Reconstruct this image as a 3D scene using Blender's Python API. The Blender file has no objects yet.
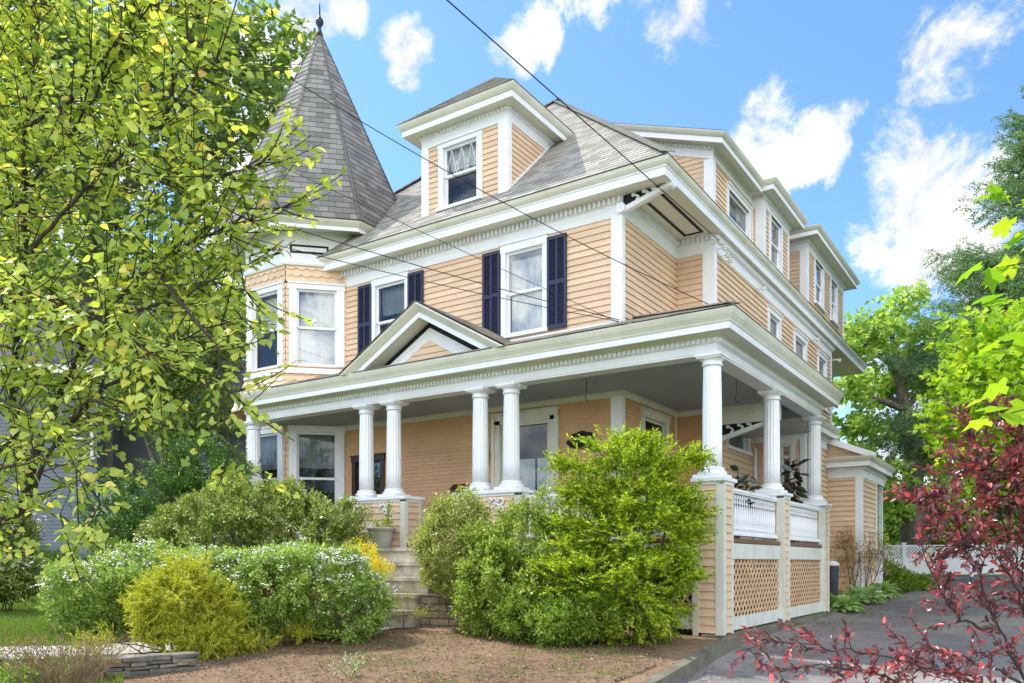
import bpy, math, random
import numpy as np
from mathutils import Vector, Matrix

PI = math.pi
R = math.radians
scene = bpy.context.scene
COL = scene.collection
rnd = random.Random(7)
NR = np.random.default_rng(11)

# ------------------------------------------------------------------ viewpoint (camera station on the pavement)
CAM = Vector((4.207, -12.102, 1.55))
HEAD = R(33.74)
FWD = Vector((-math.sin(HEAD), math.cos(HEAD), 0))
RGT = Vector((math.cos(HEAD), math.sin(HEAD), 0))
FOC, HOR = 809.8, 562.0

def at(px, py, d):
    """A surveyed point: bearing read off the photograph, d metres away along the view axis."""
    return CAM + FWD * d + RGT * ((px - 512.0) / FOC * d) + Vector((0, 0, (HOR - py) / FOC * d))

def depth_of(x, y):
    return (Vector((x, y, 0)) - Vector((CAM.x, CAM.y, 0))).dot(FWD)

GK = [(-60, -.3), (0, -.05), (9, .16), (12.4, .36), (15, .47), (18.3, .52), (22, .66), (28, 1.0), (35, 1.1), (60, 1.2), (900, 1.3)]
KX = [(-16, .62), (-6.5, .58), (-4.6, .54), (-3.4, .46), (-2.3, .36), (-1, .22), (.1, .17), (7.3, .16), (10, .40), (13, .75), (16, 1.05), (60, 1.05)]
CV = [(-16, .05), (-6, .06), (-1, .19), (6.5, .20), (9, .10), (13, .05), (60, .05)]
def lerp_tab(T, v):
    for (a, p), (b, q) in zip(T, T[1:]):
        if v <= b: return p + (q - p) * max(0, (v - a) / (b - a))
    return T[-1][1]
def ground_z(x, y):
    """height of the ground; the drive lies a step lower than the beds beside it"""
    z = ground_base(x, y)
    if -16 < y < 40 and x > -.2:
        t = min(1, max(0, (x - lerp_tab(KX, y) + .06) / .10)); z -= lerp_tab(CV, y) * t * t * (3 - 2 * t) * min(1, max(0, (7.5 - x) / 1.2))
    return z
def ground_base(x, y):
    d = depth_of(x, y)
    for (a, za), (b, zb) in zip(GK, GK[1:]):
        if d <= b:
            t = max(0, (d - a) / (b - a)); return za + (zb - za) * t
    return GK[-1][1]

def gat(px, d):
    p = at(px, HOR, d); p.z = ground_z(p.x, p.y); return p

# ------------------------------------------------------------------ materials
def new_mat(name):
    m = bpy.data.materials.new(name); m.use_nodes = True
    nt = m.node_tree; nt.nodes.clear()
    out = nt.nodes.new('ShaderNodeOutputMaterial')
    return m, nt, out

def N(nt, typ, **kw):
    n = nt.nodes.new(typ)
    for k, v in kw.items():
        if k in n.inputs: n.inputs[k].default_value = v
        else: setattr(n, k, v)
    return n

def L(nt, a, b): nt.links.new(a, b)

def c4(c): return (c[0], c[1], c[2], 1)

def ramp(nt, fac, stops, interp='LINEAR'):
    r = nt.nodes.new('ShaderNodeValToRGB'); r.color_ramp.interpolation = interp
    el = r.color_ramp.elements
    while len(el) < len(stops): el.new(.5)
    for e, (p, c) in zip(el, stops): e.position = p; e.color = c4(c)
    L(nt, fac, r.inputs[0]); return r

def paint(name, col, rough=.5, var=.06, scale=1.3, bump=.1, bscale=60, spec=.35, dirt=None, dirt_amt=.35, dscale=.9, streak=False, isl=0):
    m, nt, out = new_mat(name)
    b = N(nt, 'ShaderNodeBsdfPrincipled', Roughness=rough); b.inputs['Specular IOR Level'].default_value = spec
    tc = N(nt, 'ShaderNodeTexCoord')
    n1 = N(nt, 'ShaderNodeTexNoise', Scale=scale, Detail=6.0, Roughness=.6)
    L(nt, tc.outputs['Object'], n1.inputs['Vector'])
    d = tuple(max(0, c * (1 - var * 2)) for c in col); u = tuple(min(1, c * (1 + var)) for c in col)
    r = ramp(nt, n1.outputs[0], [(.3, d), (.7, u)])
    colo = r.outputs[0]
    if isl:
        g = N(nt, 'ShaderNodeNewGeometry')
        mx = N(nt, 'ShaderNodeMix', data_type='RGBA', blend_type='MULTIPLY'); mx.inputs[0].default_value = 1
        rr = ramp(nt, g.outputs['Random Per Island'], [(0, (1 - isl,) * 3), (1, (1, 1, 1))])
        L(nt, colo, mx.inputs[6]); L(nt, rr.outputs[0], mx.inputs[7]); colo = mx.outputs[2]
    if dirt:
        mp = N(nt, 'ShaderNodeMapping'); L(nt, tc.outputs['Object'], mp.inputs[0])
        if streak: mp.inputs['Scale'].default_value = (6, 6, .5)
        n2 = N(nt, 'ShaderNodeTexNoise', Scale=dscale, Detail=8.0, Roughness=.7); L(nt, mp.outputs[0], n2.inputs['Vector'])
        rr = ramp(nt, n2.outputs[0], [(.45, (0, 0, 0)), (.75, (dirt_amt,) * 3)])
        mx = N(nt, 'ShaderNodeMix', data_type='RGBA'); L(nt, rr.outputs[0], mx.inputs[0])
        L(nt, colo, mx.inputs[6]); mx.inputs[7].default_value = c4(dirt); colo = mx.outputs[2]
    L(nt, colo, b.inputs['Base Color'])
    if bump:
        n3 = N(nt, 'ShaderNodeTexNoise', Scale=bscale, Detail=4.0); L(nt, tc.outputs['Object'], n3.inputs['Vector'])
        bp = N(nt, 'ShaderNodeBump', Strength=bump, Distance=.01); L(nt, n3.outputs[0], bp.inputs['Height']); L(nt, bp.outputs[0], b.inputs['Normal'])
    L(nt, b.outputs[0], out.inputs[0]); return m

def shingle(name, cols, bw=.3, rh=.14, dark=.45):
    m, nt, out = new_mat(name)
    b = N(nt, 'ShaderNodeBsdfPrincipled', Roughness=.92); b.inputs['Specular IOR Level'].default_value = .2
    uv = N(nt, 'ShaderNodeUVMap')
    br = N(nt, 'ShaderNodeTexBrick', Scale=1.0); br.offset = .5
    br.inputs['Brick Width'].default_value = bw; br.inputs['Row Height'].default_value = rh
    br.inputs['Mortar Size'].default_value = .006; br.inputs['Bias'].default_value = 0
    br.inputs['Color1'].default_value = (0, 0, 0, 1); br.inputs['Color2'].default_value = (1, 1, 1, 1); br.inputs['Mortar'].default_value = (.35, .35, .35, 1)
    L(nt, uv.outputs[0], br.inputs['Vector'])
    n1 = N(nt, 'ShaderNodeTexNoise', Scale=.7, Detail=5.0); n2 = N(nt, 'ShaderNodeTexNoise', Scale=140.0, Detail=2.0)
    tc = N(nt, 'ShaderNodeTexCoord'); L(nt, tc.outputs['Object'], n1.inputs['Vector']); L(nt, tc.outputs['Object'], n2.inputs['Vector'])
    bw_ = N(nt, 'ShaderNodeRGBToBW'); L(nt, br.outputs['Color'], bw_.inputs[0])
    a1 = N(nt, 'ShaderNodeMath', operation='MULTIPLY_ADD'); L(nt, n1.outputs[0], a1.inputs[0]); a1.inputs[1].default_value = .8; a1.inputs[2].default_value = -.4
    a2 = N(nt, 'ShaderNodeMath', operation='ADD'); L(nt, bw_.outputs[0], a2.inputs[0]); L(nt, a1.outputs[0], a2.inputs[1])
    a3 = N(nt, 'ShaderNodeMath', operation='MULTIPLY_ADD'); L(nt, n2.outputs[0], a3.inputs[0]); a3.inputs[1].default_value = .5; L(nt, a2.outputs[0], a3.inputs[2])
    r = ramp(nt, a3.outputs[0], [(.1, cols[0]), (.65, cols[1]), (1.0, cols[2])])
    mx = N(nt, 'ShaderNodeMix', data_type='RGBA', blend_type='MULTIPLY'); L(nt, br.outputs['Fac'], mx.inputs[0])
    L(nt, r.outputs[0], mx.inputs[6]); mx.inputs[7].default_value = (dark, dark, dark, 1)
    L(nt, mx.outputs[2], b.inputs['Base Color'])
    bp = N(nt, 'ShaderNodeBump', Strength=.4, Distance=.01); L(nt, bw_.outputs[0], bp.inputs['Height']); L(nt, bp.outputs[0], b.inputs['Normal'])
    L(nt, b.outputs[0], out.inputs[0]); return m

def leafmat(name, stops, trans=.4, rough=.45, spec=.4, tcol=None, gain=1.5):
    stops = [(p, tuple(c * gain for c in q)) for p, q in stops]
    """Leaf: colour differs leaf to leaf (random per island), light passes through the blade."""
    m, nt, out = new_mat(name)
    g = N(nt, 'ShaderNodeNewGeometry')
    r = ramp(nt, g.outputs['Random Per Island'], stops)
    b = N(nt, 'ShaderNodeBsdfPrincipled', Roughness=rough); b.inputs['Specular IOR Level'].default_value = spec
    L(nt, r.outputs[0], b.inputs['Base Color'])
    t = N(nt, 'ShaderNodeBsdfTranslucent')
    mx = N(nt, 'ShaderNodeMix', data_type='RGBA', blend_type='MULTIPLY'); mx.inputs[0].default_value = 1
    L(nt, r.outputs[0], mx.inputs[6]); mx.inputs[7].default_value = c4(tcol or (1.5, 1.5, .7))
    mx.clamp_result = False
    L(nt, mx.outputs[2], t.inputs['Color'])
    ms = N(nt, 'ShaderNodeMixShader'); ms.inputs[0].default_value = trans
    L(nt, b.outputs[0], ms.inputs[1]); L(nt, t.outputs[0], ms.inputs[2]); L(nt, ms.outputs[0], out.inputs[0]); return m

def glassmat(name, refl=.3, tint=(.8, .85, .85)):
    m, nt, out = new_mat(name)
    gl = N(nt, 'ShaderNodeBsdfGlossy', Roughness=.015); gl.inputs['Color'].default_value = (.95, .97, 1, 1)
    tr = N(nt, 'ShaderNodeBsdfTransparent'); tr.inputs['Color'].default_value = c4(tint)
    fr = N(nt, 'ShaderNodeFresnel', IOR=1.5)
    ad = N(nt, 'ShaderNodeMath', operation='ADD'); ad.use_clamp = True; L(nt, fr.outputs[0], ad.inputs[0]); ad.inputs[1].default_value = refl
    tc = N(nt, 'ShaderNodeTexCoord'); n = N(nt, 'ShaderNodeTexNoise', Scale=1.1, Detail=1.0); L(nt, tc.outputs['Object'], n.inputs['Vector'])
    bp = N(nt, 'ShaderNodeBump', Strength=.06, Distance=.05); L(nt, n.outputs[0], bp.inputs['Height']); L(nt, bp.outputs[0], gl.inputs['Normal'])
    ms = N(nt, 'ShaderNodeMixShader'); L(nt, ad.outputs[0], ms.inputs[0]); L(nt, tr.outputs[0], ms.inputs[1]); L(nt, gl.outputs[0], ms.inputs[2])
    L(nt, ms.outputs[0], out.inputs[0]); return m

def barkmat(name, c1, c2, sc=9):
    m, nt, out = new_mat(name)
    b = N(nt, 'ShaderNodeBsdfPrincipled', Roughness=.9)
    tc = N(nt, 'ShaderNodeTexCoord'); mp = N(nt, 'ShaderNodeMapping'); mp.inputs['Scale'].default_value = (1, 1, .25); L(nt, tc.outputs['Object'], mp.inputs[0])
    n = N(nt, 'ShaderNodeTexNoise', Scale=float(sc), Detail=8.0, Roughness=.7); L(nt, mp.outputs[0], n.inputs['Vector'])
    r = ramp(nt, n.outputs[0], [(.35, c1), (.65, c2)]); L(nt, r.outputs[0], b.inputs['Base Color'])
    bp = N(nt, 'ShaderNodeBump', Strength=.6, Distance=.03); L(nt, n.outputs[0], bp.inputs['Height']); L(nt, bp.outputs[0], b.inputs['Normal'])
    L(nt, b.outputs[0], out.inputs[0]); return m

def groundmat(name, stops, s1=.6, s2=14., s3=70., bump=.6, w=(.5, .3, .2), rough=.95):
    m, nt, out = new_mat(name)
    b = N(nt, 'ShaderNodeBsdfPrincipled', Roughness=rough); b.inputs['Specular IOR Level'].default_value = .2
    tc = N(nt, 'ShaderNodeTexCoord'); acc = None
    for s, ww in zip((s1, s2, s3), w):
        n = N(nt, 'ShaderNodeTexNoise', Scale=float(s), Detail=7.0, Roughness=.65); L(nt, tc.outputs['Object'], n.inputs['Vector'])
        a = N(nt, 'ShaderNodeMath', operation='MULTIPLY_ADD'); L(nt, n.outputs[0], a.inputs[0]); a.inputs[1].default_value = ww
        if acc: L(nt, acc, a.inputs[2])
        else: a.inputs[2].default_value = 0
        acc = a.outputs[0]
    r = ramp(nt, acc, stops); L(nt, r.outputs[0], b.inputs['Base Color'])
    bp = N(nt, 'ShaderNodeBump', Strength=bump, Distance=.03); L(nt, acc, bp.inputs['Height']); L(nt, bp.outputs[0], b.inputs['Normal'])
    L(nt, b.outputs[0], out.inputs[0]); return m

def bandmat(name, c1, c2, mortar, bw, rh, ms=.012):
    m, nt, out = new_mat(name)
    b = N(nt, 'ShaderNodeBsdfPrincipled', Roughness=.9)
    uv = N(nt, 'ShaderNodeUVMap'); br = N(nt, 'ShaderNodeTexBrick', Scale=1.0)
    br.inputs['Brick Width'].default_value = bw; br.inputs['Row Height'].default_value = rh; br.inputs['Mortar Size'].default_value = ms
    br.inputs['Color1'].default_value = c4(c1); br.inputs['Color2'].default_value = c4(c2); br.inputs['Mortar'].default_value = c4(mortar)
    L(nt, uv.outputs[0], br.inputs['Vector'])
    tc = N(nt, 'ShaderNodeTexCoord'); n = N(nt, 'ShaderNodeTexNoise', Scale=9.0, Detail=8.0); L(nt, tc.outputs['Object'], n.inputs['Vector'])
    r = ramp(nt, n.outputs[0], [(.3, (.55, .55, .55)), (.7, (1.1, 1.1, 1.1))])
    mx = N(nt, 'ShaderNodeMix', data_type='RGBA', blend_type='MULTIPLY'); mx.inputs[0].default_value = 1
    L(nt, br.outputs['Color'], mx.inputs[6]); L(nt, r.outputs[0], mx.inputs[7]); L(nt, mx.outputs[2], b.inputs['Base Color'])
    bp = N(nt, 'ShaderNodeBump', Strength=.8, Distance=.02); bp.invert = True; L(nt, br.outputs['Fac'], bp.inputs['Height']); L(nt, bp.outputs[0], b.inputs['Normal'])
    L(nt, b.outputs[0], out.inputs[0]); return m

WHITE = paint('white_paint', (.80, .81, .83), .45, .03, 2, .06, dirt=(.58, .57, .50), dirt_amt=.25, dscale=1.6)
TRIM = paint('aged_cream_paint', (.70, .68, .58), .5, .05, 2, .06, dirt=(.42, .42, .30), dirt_amt=.5, dscale=1.1)
SOFFIT = paint('soffit_paint', (.72, .70, .60), .6, .04, 1.5, .04, dirt=(.5, .48, .36), dirt_amt=.4)
BASEW = paint('mildewed_white_paint', (.66, .66, .58), .6, .08, 3, .1, dirt=(.36, .37, .25), dirt_amt=.45, dscale=1.2, streak=True)
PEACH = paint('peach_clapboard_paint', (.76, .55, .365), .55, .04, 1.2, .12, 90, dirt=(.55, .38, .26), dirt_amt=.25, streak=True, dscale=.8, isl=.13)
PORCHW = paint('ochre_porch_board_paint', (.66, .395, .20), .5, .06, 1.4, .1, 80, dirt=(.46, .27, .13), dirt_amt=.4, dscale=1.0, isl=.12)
TAN = paint('tan_lattice_wood', (.62, .40, .23), .65, .1, 5, .1)
BLACK = paint('black_trim_paint', (.010, .010, .014), .7, .05, 2, 0)
NAVY = paint('navy_shutter_paint', (.022, .026, .060), .4, .08, 3, .05)
CEIL = paint('grey_ceiling_paint', (.40, .425, .47), .6, .06, .8, .03)
FLOORM = paint('brown_deck_paint', (.16, .075, .04), .5, .1, 3, .1)
ROOF = shingle('grey_asphalt_shingles', [(.21, .198, .175), (.30, .285, .25), (.38, .36, .32)])
TOWERROOF = shingle('slate_grey_shingles', [(.13, .125, .115), (.195, .188, .172), (.26, .25, .23)], bw=.33, rh=.17)
PROOF = shingle('brown_weathered_shingles', [(.19, .165, .14), (.32, .285, .24), (.44, .40, .34)])
GLASS = glassmat('window_glass', .0)
GLASSB = glassmat('bright_window_glass', .10)
CURT = paint('white_curtain_cloth', (.75, .75, .73), .9, .08, 12, .1, 20)
CURTL = paint('grey_blind_cloth', (.34, .36, .36), .9, .08, 4, 0)
DARKW = paint('dark_brown_wood', (.05, .028, .018), .4, .2, 8, .1)
IRON = paint('dark_iron', (.02, .02, .025), .4, .1, 6, 0)
CABLE = paint('black_cable_rubber', (.012, .012, .012), .6, .1, 6, 0)
PORC = paint('glazed_porcelain', (.7, .7, .66), .25, .05, 6, 0)
CONC = paint('weathered_concrete', (.18, .158, .12), .9, .22, 3, .6, 40, dirt=(.09, .10, .045), dirt_amt=.8, dscale=1.8)
STONE = paint('granite_step_stone', (.58, .53, .45), .9, .2, 4, .5, 40, dirt=(.2, .19, .14), dirt_amt=.6, dscale=3)
URN = paint('cast_stone_urn', (.36, .35, .30), .85, .12, 5, .3, 50, dirt=(.2, .19, .14), dirt_amt=.5, dscale=4)
BLOCK = bandmat('buff_block_masonry', (.36, .29, .20), (.27, .22, .155), (.12, .10, .075), .36, .12)
DRYST = paint('dry_laid_fieldstone', (.31, .28, .24), .9, .3, 6, .7, 30, dirt=(.12, .12, .08), dirt_amt=.8, dscale=4, isl=.45)
BLUEG = paint('blue_grey_siding_paint', (.145, .17, .205), .6, .06, 1, .05)
MULCH = groundmat('bark_mulch', [(.30, (.06, .035, .02)), (.45, (.17, .105, .06)), (.58, (.27, .18, .11)), (.70, (.45, .34, .22))], .5, 7, 45, .9)
SOIL = groundmat('rough_turf', [(.3, (.04, .06, .018)), (.5, (.09, .13, .035)), (.7, (.16, .17, .06))])
LAWN = groundmat('lawn_turf', [(.3, (.05, .09, .018)), (.5, (.10, .17, .03)), (.7, (.17, .22, .05))])
ASPH = groundmat('worn_asphalt', [(.30, (.095, .087, .08)), (.5, (.19, .176, .16)), (.68, (.33, .305, .275))], .45, 2.2, 90, .35, w=(.6, .25, .15))
PAVE = groundmat('pale_path_stone', [(.3, (.32, .29, .25)), (.5, (.48, .45, .40)), (.7, (.58, .55, .50))], 1, 8, 60, .3)
BARK = barkmat('grey_brown_bark', (.055, .042, .033), (.17, .14, .11))
TWIGD = barkmat('dark_twig_bark', (.03, .02, .018), (.09, .065, .05), 20)
TWIGP = barkmat('pale_straw_stems', (.20, .13, .075), (.40, .29, .18), 20)

# ------------------------------------------------------------------ mesh builder
class MB:
    def __init__(s): s.v = []; s.f = []; s.m = []; s.uv = []
    def face(s, pts, mi=0, uv=None):
        i = len(s.v); s.v.extend([tuple(p) for p in pts]); s.f.append(tuple(range(i, i + len(pts)))); s.m.append(mi)
        s.uv.append(uv if uv else [(0, 0)] * len(pts))
    def box(s, fr, u0, u1, n0, n1, z0, z1, mi=0):
        c = [fr(u, n, z) for z in (z0, z1) for n in (n0, n1) for u in (u0, u1)]
        i = len(s.v); s.v.extend(tuple(p) for p in c)
        du, dn, dz = abs(u1 - u0), abs(n1 - n0), abs(z1 - z0)
        for q, a, b in (((0, 1, 3, 2), du, dn), ((4, 6, 7, 5), dn, du), ((0, 4, 5, 1), dz, du), ((2, 3, 7, 6), du, dz), ((0, 2, 6, 4), dn, dz), ((1, 5, 7, 3), dz, dn)):
            s.f.append(tuple(i + k for k in q)); s.m.append(mi)
            if q == (0, 4, 5, 1): s.uv.append([(u0, z0), (u0, z1), (u1, z1), (u1, z0)])
            elif q == (2, 3, 7, 6): s.uv.append([(u0, z0), (u1, z0), (u1, z1), (u0, z1)])
            elif q == (0, 2, 6, 4): s.uv.append([(n0, z0), (n1, z0), (n1, z1), (n0, z1)])
            elif q == (1, 5, 7, 3): s.uv.append([(n0, z0), (n0, z1), (n1, z1), (n1, z0)])
            else: s.uv.append([(0, 0), (a, 0), (a, b), (0, b)])
    def prism(s, pts, off, mi=0):
        """pts: 3D polygon, off: extrusion vector"""
        n = len(pts); P = [Vector(p) for p in pts]; Q = [p + Vector(off) for p in P]
        s.face(P, mi); s.face(list(reversed(Q)), mi)
        for k in range(n): s.face([P[k], P[(k + 1) % n], Q[(k + 1) % n], Q[k]], mi)
    def bar(s, a, b, w, h, up=Vector((0, 0, 1)), mi=0):
        a = Vector(a); b = Vector(b); t = (b - a).normalized(); sd = t.cross(up)
        if sd.length < 1e-4: sd = t.cross(Vector((1, 0, 0)))
        sd.normalize(); u2 = sd.cross(t).normalized()
        sd = sd * w / 2; u2 = u2 * h / 2
        A = [a - sd - u2, a + sd - u2, a + sd + u2, a - sd + u2]; B = [p + (b - a) for p in A]
        i = len(s.v); s.v.extend(tuple(p) for p in A + B)
        for q in ((0, 3, 2, 1), (4, 5, 6, 7), (0, 1, 5, 4), (1, 2, 6, 5), (2, 3, 7, 6), (3, 0, 4, 7)):
            s.f.append(tuple(i + k for k in q)); s.m.append(mi); s.uv.append([(.15, .07), (.2, .07), (.2, .1), (.15, .1)])
    def tube(s, pts, rad, seg=6, mi=0, cap=True):
        P = [Vector(p) for p in pts]; n = len(P)
        if not hasattr(rad, '__len__'): rad = [rad] * n
        i0 = len(s.v); up = Vector((.13, .21, .97))
        for k in range(n):
            t = (P[min(k + 1, n - 1)] - P[max(k - 1, 0)])
            if t.length < 1e-6: t = Vector((0, 0, 1))
            t.normalize(); a = t.cross(up)
            if a.length < .05: a = t.cross(Vector((1, 0, 0)))
            a.normalize(); b = t.cross(a)
            for j in range(seg):
                an = 2 * PI * j / seg; s.v.append(tuple(P[k] + (a * math.cos(an) + b * math.sin(an)) * rad[k]))
        for k in range(n - 1):
            for j in range(seg):
                j2 = (j + 1) % seg
                s.f.append((i0 + k * seg + j, i0 + k * seg + j2, i0 + (k + 1) * seg + j2, i0 + (k + 1) * seg + j)); s.m.append(mi); s.uv.append([(0, 0)] * 4)
        if cap:
            s.f.append(tuple(i0 + j for j in reversed(range(seg)))); s.m.append(mi); s.uv.append([(0, 0)] * seg)
            s.f.append(tuple(i0 + (n - 1) * seg + j for j in range(seg))); s.m.append(mi); s.uv.append([(0, 0)] * seg)
    def lathe(s, prof, seg=24, c=(0, 0, 0), mi=0, flute=0, fz=None, rfun=None):
        i0 = len(s.v); n = len(prof)
        for (r, z) in prof:
            for j in range(seg):
                an = 2 * PI * j / seg; rr = r
                if flute and fz and fz[0] <= z <= fz[1]: rr = r - flute * (.5 + .5 * math.cos(an * seg / 4))
                if rfun: rr = rfun(r, an)
                s.v.append((c[0] + rr * math.cos(an), c[1] + rr * math.sin(an), c[2] + z))
        for k in range(n - 1):
            for j in range(seg):
                j2 = (j + 1) % seg
                s.f.append((i0 + k * seg + j, i0 + k * seg + j2, i0 + (k + 1) * seg + j2, i0 + (k + 1) * seg + j)); s.m.append(mi); s.uv.append([(0, 0)] * 4)
        s.f.append(tuple(i0 + j for j in reversed(range(seg)))); s.m.append(mi); s.uv.append([(0, 0)] * seg)
        s.f.append(tuple(i0 + (n - 1) * seg + j for j in range(seg))); s.m.append(mi); s.uv.append([(0, 0)] * seg)
    def build(s, name, mats, parent=None, smooth=False):
        me = bpy.data.meshes.new(name); me.from_pydata(s.v, [], s.f)
        for m in (mats if isinstance(mats, (list, tuple)) else [mats]): me.materials.append(m)
        me.polygons.foreach_set('material_index', s.m)
        ul = me.uv_layers.new(name='UVMap'); flat = [c for f in s.uv for p in f for c in p]; ul.data.foreach_set('uv', flat)
        if smooth: me.polygons.foreach_set('use_smooth', [True] * len(s.f))
        me.update()
        o = bpy.data.objects.new(name, me); COL.objects.link(o)
        if parent: setp(o, parent)
        return o

def world_loc(o):
    p = Vector((0, 0, 0)); q = o
    while q is not None: p = p + q.location; q = q.parent
    return p

def setp(o, parent):
    """Parent o (geometry in world coordinates) under parent."""
    o.parent = parent
    o.location = o.location - world_loc(parent)

def tag(o, label=None, cat=None, group=None, kind=None):
    if label: o['label'] = label
    if cat: o['category'] = cat
    if group: o['group'] = group
    if kind: o['kind'] = kind
    return o

def empty(name, loc, label, cat, group=None):
    o = bpy.data.objects.new(name, None); o.empty_display_size = .2; COL.objects.link(o); o.location = loc
    return tag(o, label, cat, group)

def frame(O, ang):
    """local frame: u along ang, n outward (to the right of u), z up"""
    c, s_ = math.cos(ang), math.sin(ang); O = Vector(O)
    return lambda u, n, z: Vector((O.x + u * c + n * s_, O.y + u * s_ - n * c, O.z + z))
WF = lambda u, n, z: Vector((u, n, z))

def courses(mb, O, U, V, Nn, v0, v1, h, rng, holes=(), lip=.022, base=0., mi=0, vphase=None, uvo=(0, 0)):
    O = Vector(O); U = Vector(U); V = Vector(V); Nn = Vector(Nn)
    v = v0; 
    while v < v1 - 1e-6:
        top = min(v + h, v1)
        cuts = sorted({v, top} | {e for ho in holes for e in (ho[2], ho[3]) if v + 1e-4 < e < top - 1e-4})
        for a, b in zip(cuts, cuts[1:]):
            na = base + lip * (1 - (a - v) / h); nb = base + lip * (1 - (b - v) / h)
            ra, rb = rng(a), rng(b)
            iv = [(ra[0], ra[1], rb[0], rb[1])]; mid = (a + b) / 2
            for (h0, h1, z0, z1) in holes:
                if z0 < mid < z1:
                    nx = []
                    for (p, q, p2, q2) in iv:
                        if h1 <= p or h0 >= q: nx.append((p, q, p2, q2)); continue
                        if h0 > p: nx.append((p, h0, p2, h0))
                        if h1 < q: nx.append((h1, q, h1, q2))
                    iv = nx
            for (p, q, p2, q2) in iv:
                if q - p < 1e-4 and q2 - p2 < 1e-4: continue
                P = lambda u, vv, n: O + U * u + V * vv + Nn * n
                # break long boards at random butt joints so each board gets its own tone
                us = [0.0]; Lb = q - p; x = rnd.uniform(1.2, 4.2)
                while x < Lb - .8: us.append(x / Lb); x += rnd.uniform(2.2, 4.5)
                us.append(1.0)
                for t0, t1 in zip(us, us[1:]):
                    a0, a1 = p + (q - p) * t0, p + (q - p) * t1; b0, b1 = p2 + (q2 - p2) * t0, p2 + (q2 - p2) * t1
                    i = len(mb.v)
                    ps = [P(a0, a, na), P(a1, a, na), P(b1, b, nb), P(b0, b, nb)]
                    mb.face(ps, mi, [(a0 + uvo[0], a + uvo[1]), (a1 + uvo[0], a + uvo[1]), (b1 + uvo[0], b + uvo[1]), (b0 + uvo[0], b + uvo[1])])
                    if a == v:
                        mb.v.extend([tuple(P(a0, a, base - .002)), tuple(P(a1, a, base - .002))])
                        mb.f.append((i, i + 4, i + 5, i + 1)); mb.m.append(mi); mb.uv.append([(a0, a + .05), (a0, a + .04), (a1, a + .04), (a1, a + .05)])
        v = top

def offset_path(path, o, closed):
    P = [Vector((p[0], p[1])) for p in path]; n = len(P); out = []
    def nrm(a, b): d = (b - a).normalized(); return Vector((d.y, -d.x))
    for i in range(n):
        if closed or 0 < i < n - 1:
            n1 = nrm(P[i - 1], P[i]); n2 = nrm(P[i], P[(i + 1) % n]); m = (n1 + n2); k = m.length_squared / 2
            out.append(P[i] + m * (o / k))
        elif i == 0: out.append(P[0] + nrm(P[0], P[1]) * o)
        else: out.append(P[-1] + nrm(P[-2], P[-1]) * o)
    return out

def sweep(mb, path, prof, closed=False, mi=0, mis=None):
    rows = [[Vector((p.x, p.y, z)) for p in offset_path(path, o, closed)] for (o, z) in prof]
    n = len(path); segs = n if closed else n - 1
    for k in range(len(prof) - 1):
        for i in range(segs):
            j = (i + 1) % n
            mb.face([rows[k][i], rows[k][j], rows[k + 1][j], rows[k + 1][i]], mis[k] if mis else mi)
    if not closed:
        for i in (0, n - 1): mb.face([r[i] for r in rows], mis[0] if mis else mi)

def dentils(mb, path, o0, o1, z0, z1, w=.055, pitch=.11, closed=False, mi=0, segs=None):
    A = offset_path(path, o0, closed); n = len(A)
    for i in range(n if closed else n - 1):
        if segs is not None and i not in segs: continue
        a, b = A[i], A[(i + 1) % n]; d = b - a; Lg = d.length; ang = math.atan2(d.y, d.x); k = max(1, int(Lg / pitch)); st = Lg / k
        fr = frame((a.x, a.y, 0), ang)
        for q in range(k):
            u = (q + .5) * st; mb.box(fr, u - w / 2, u + w / 2, -.005, o1 - o0, z0, z1, mi)
SUN_E = 2.2; EXPO = 1.3; SKY_SAT = 1.0; SKY_VAL = .84; CLOUD_LO, CLOUD_HI, CLOUD_K = .72, 1.0, 3.5
# ------------------------------------------------------------------ the house
house = empty('victorian_house', (-6, 4, .5), 'large peach clapboard Victorian house with round corner tower, dormers and wraparound porch', 'house')
def hp(name, mb, mats, parent=None, label=None, smooth=False):
    o = mb.build(name, mats, parent or house, smooth)
    if label: o['label'] = label
    return o

FY, AX, BX, NY = 2.05, -2.71, -1.85, 4.77
CH = .13
Z = Vector((0, 0, 1))

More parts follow.
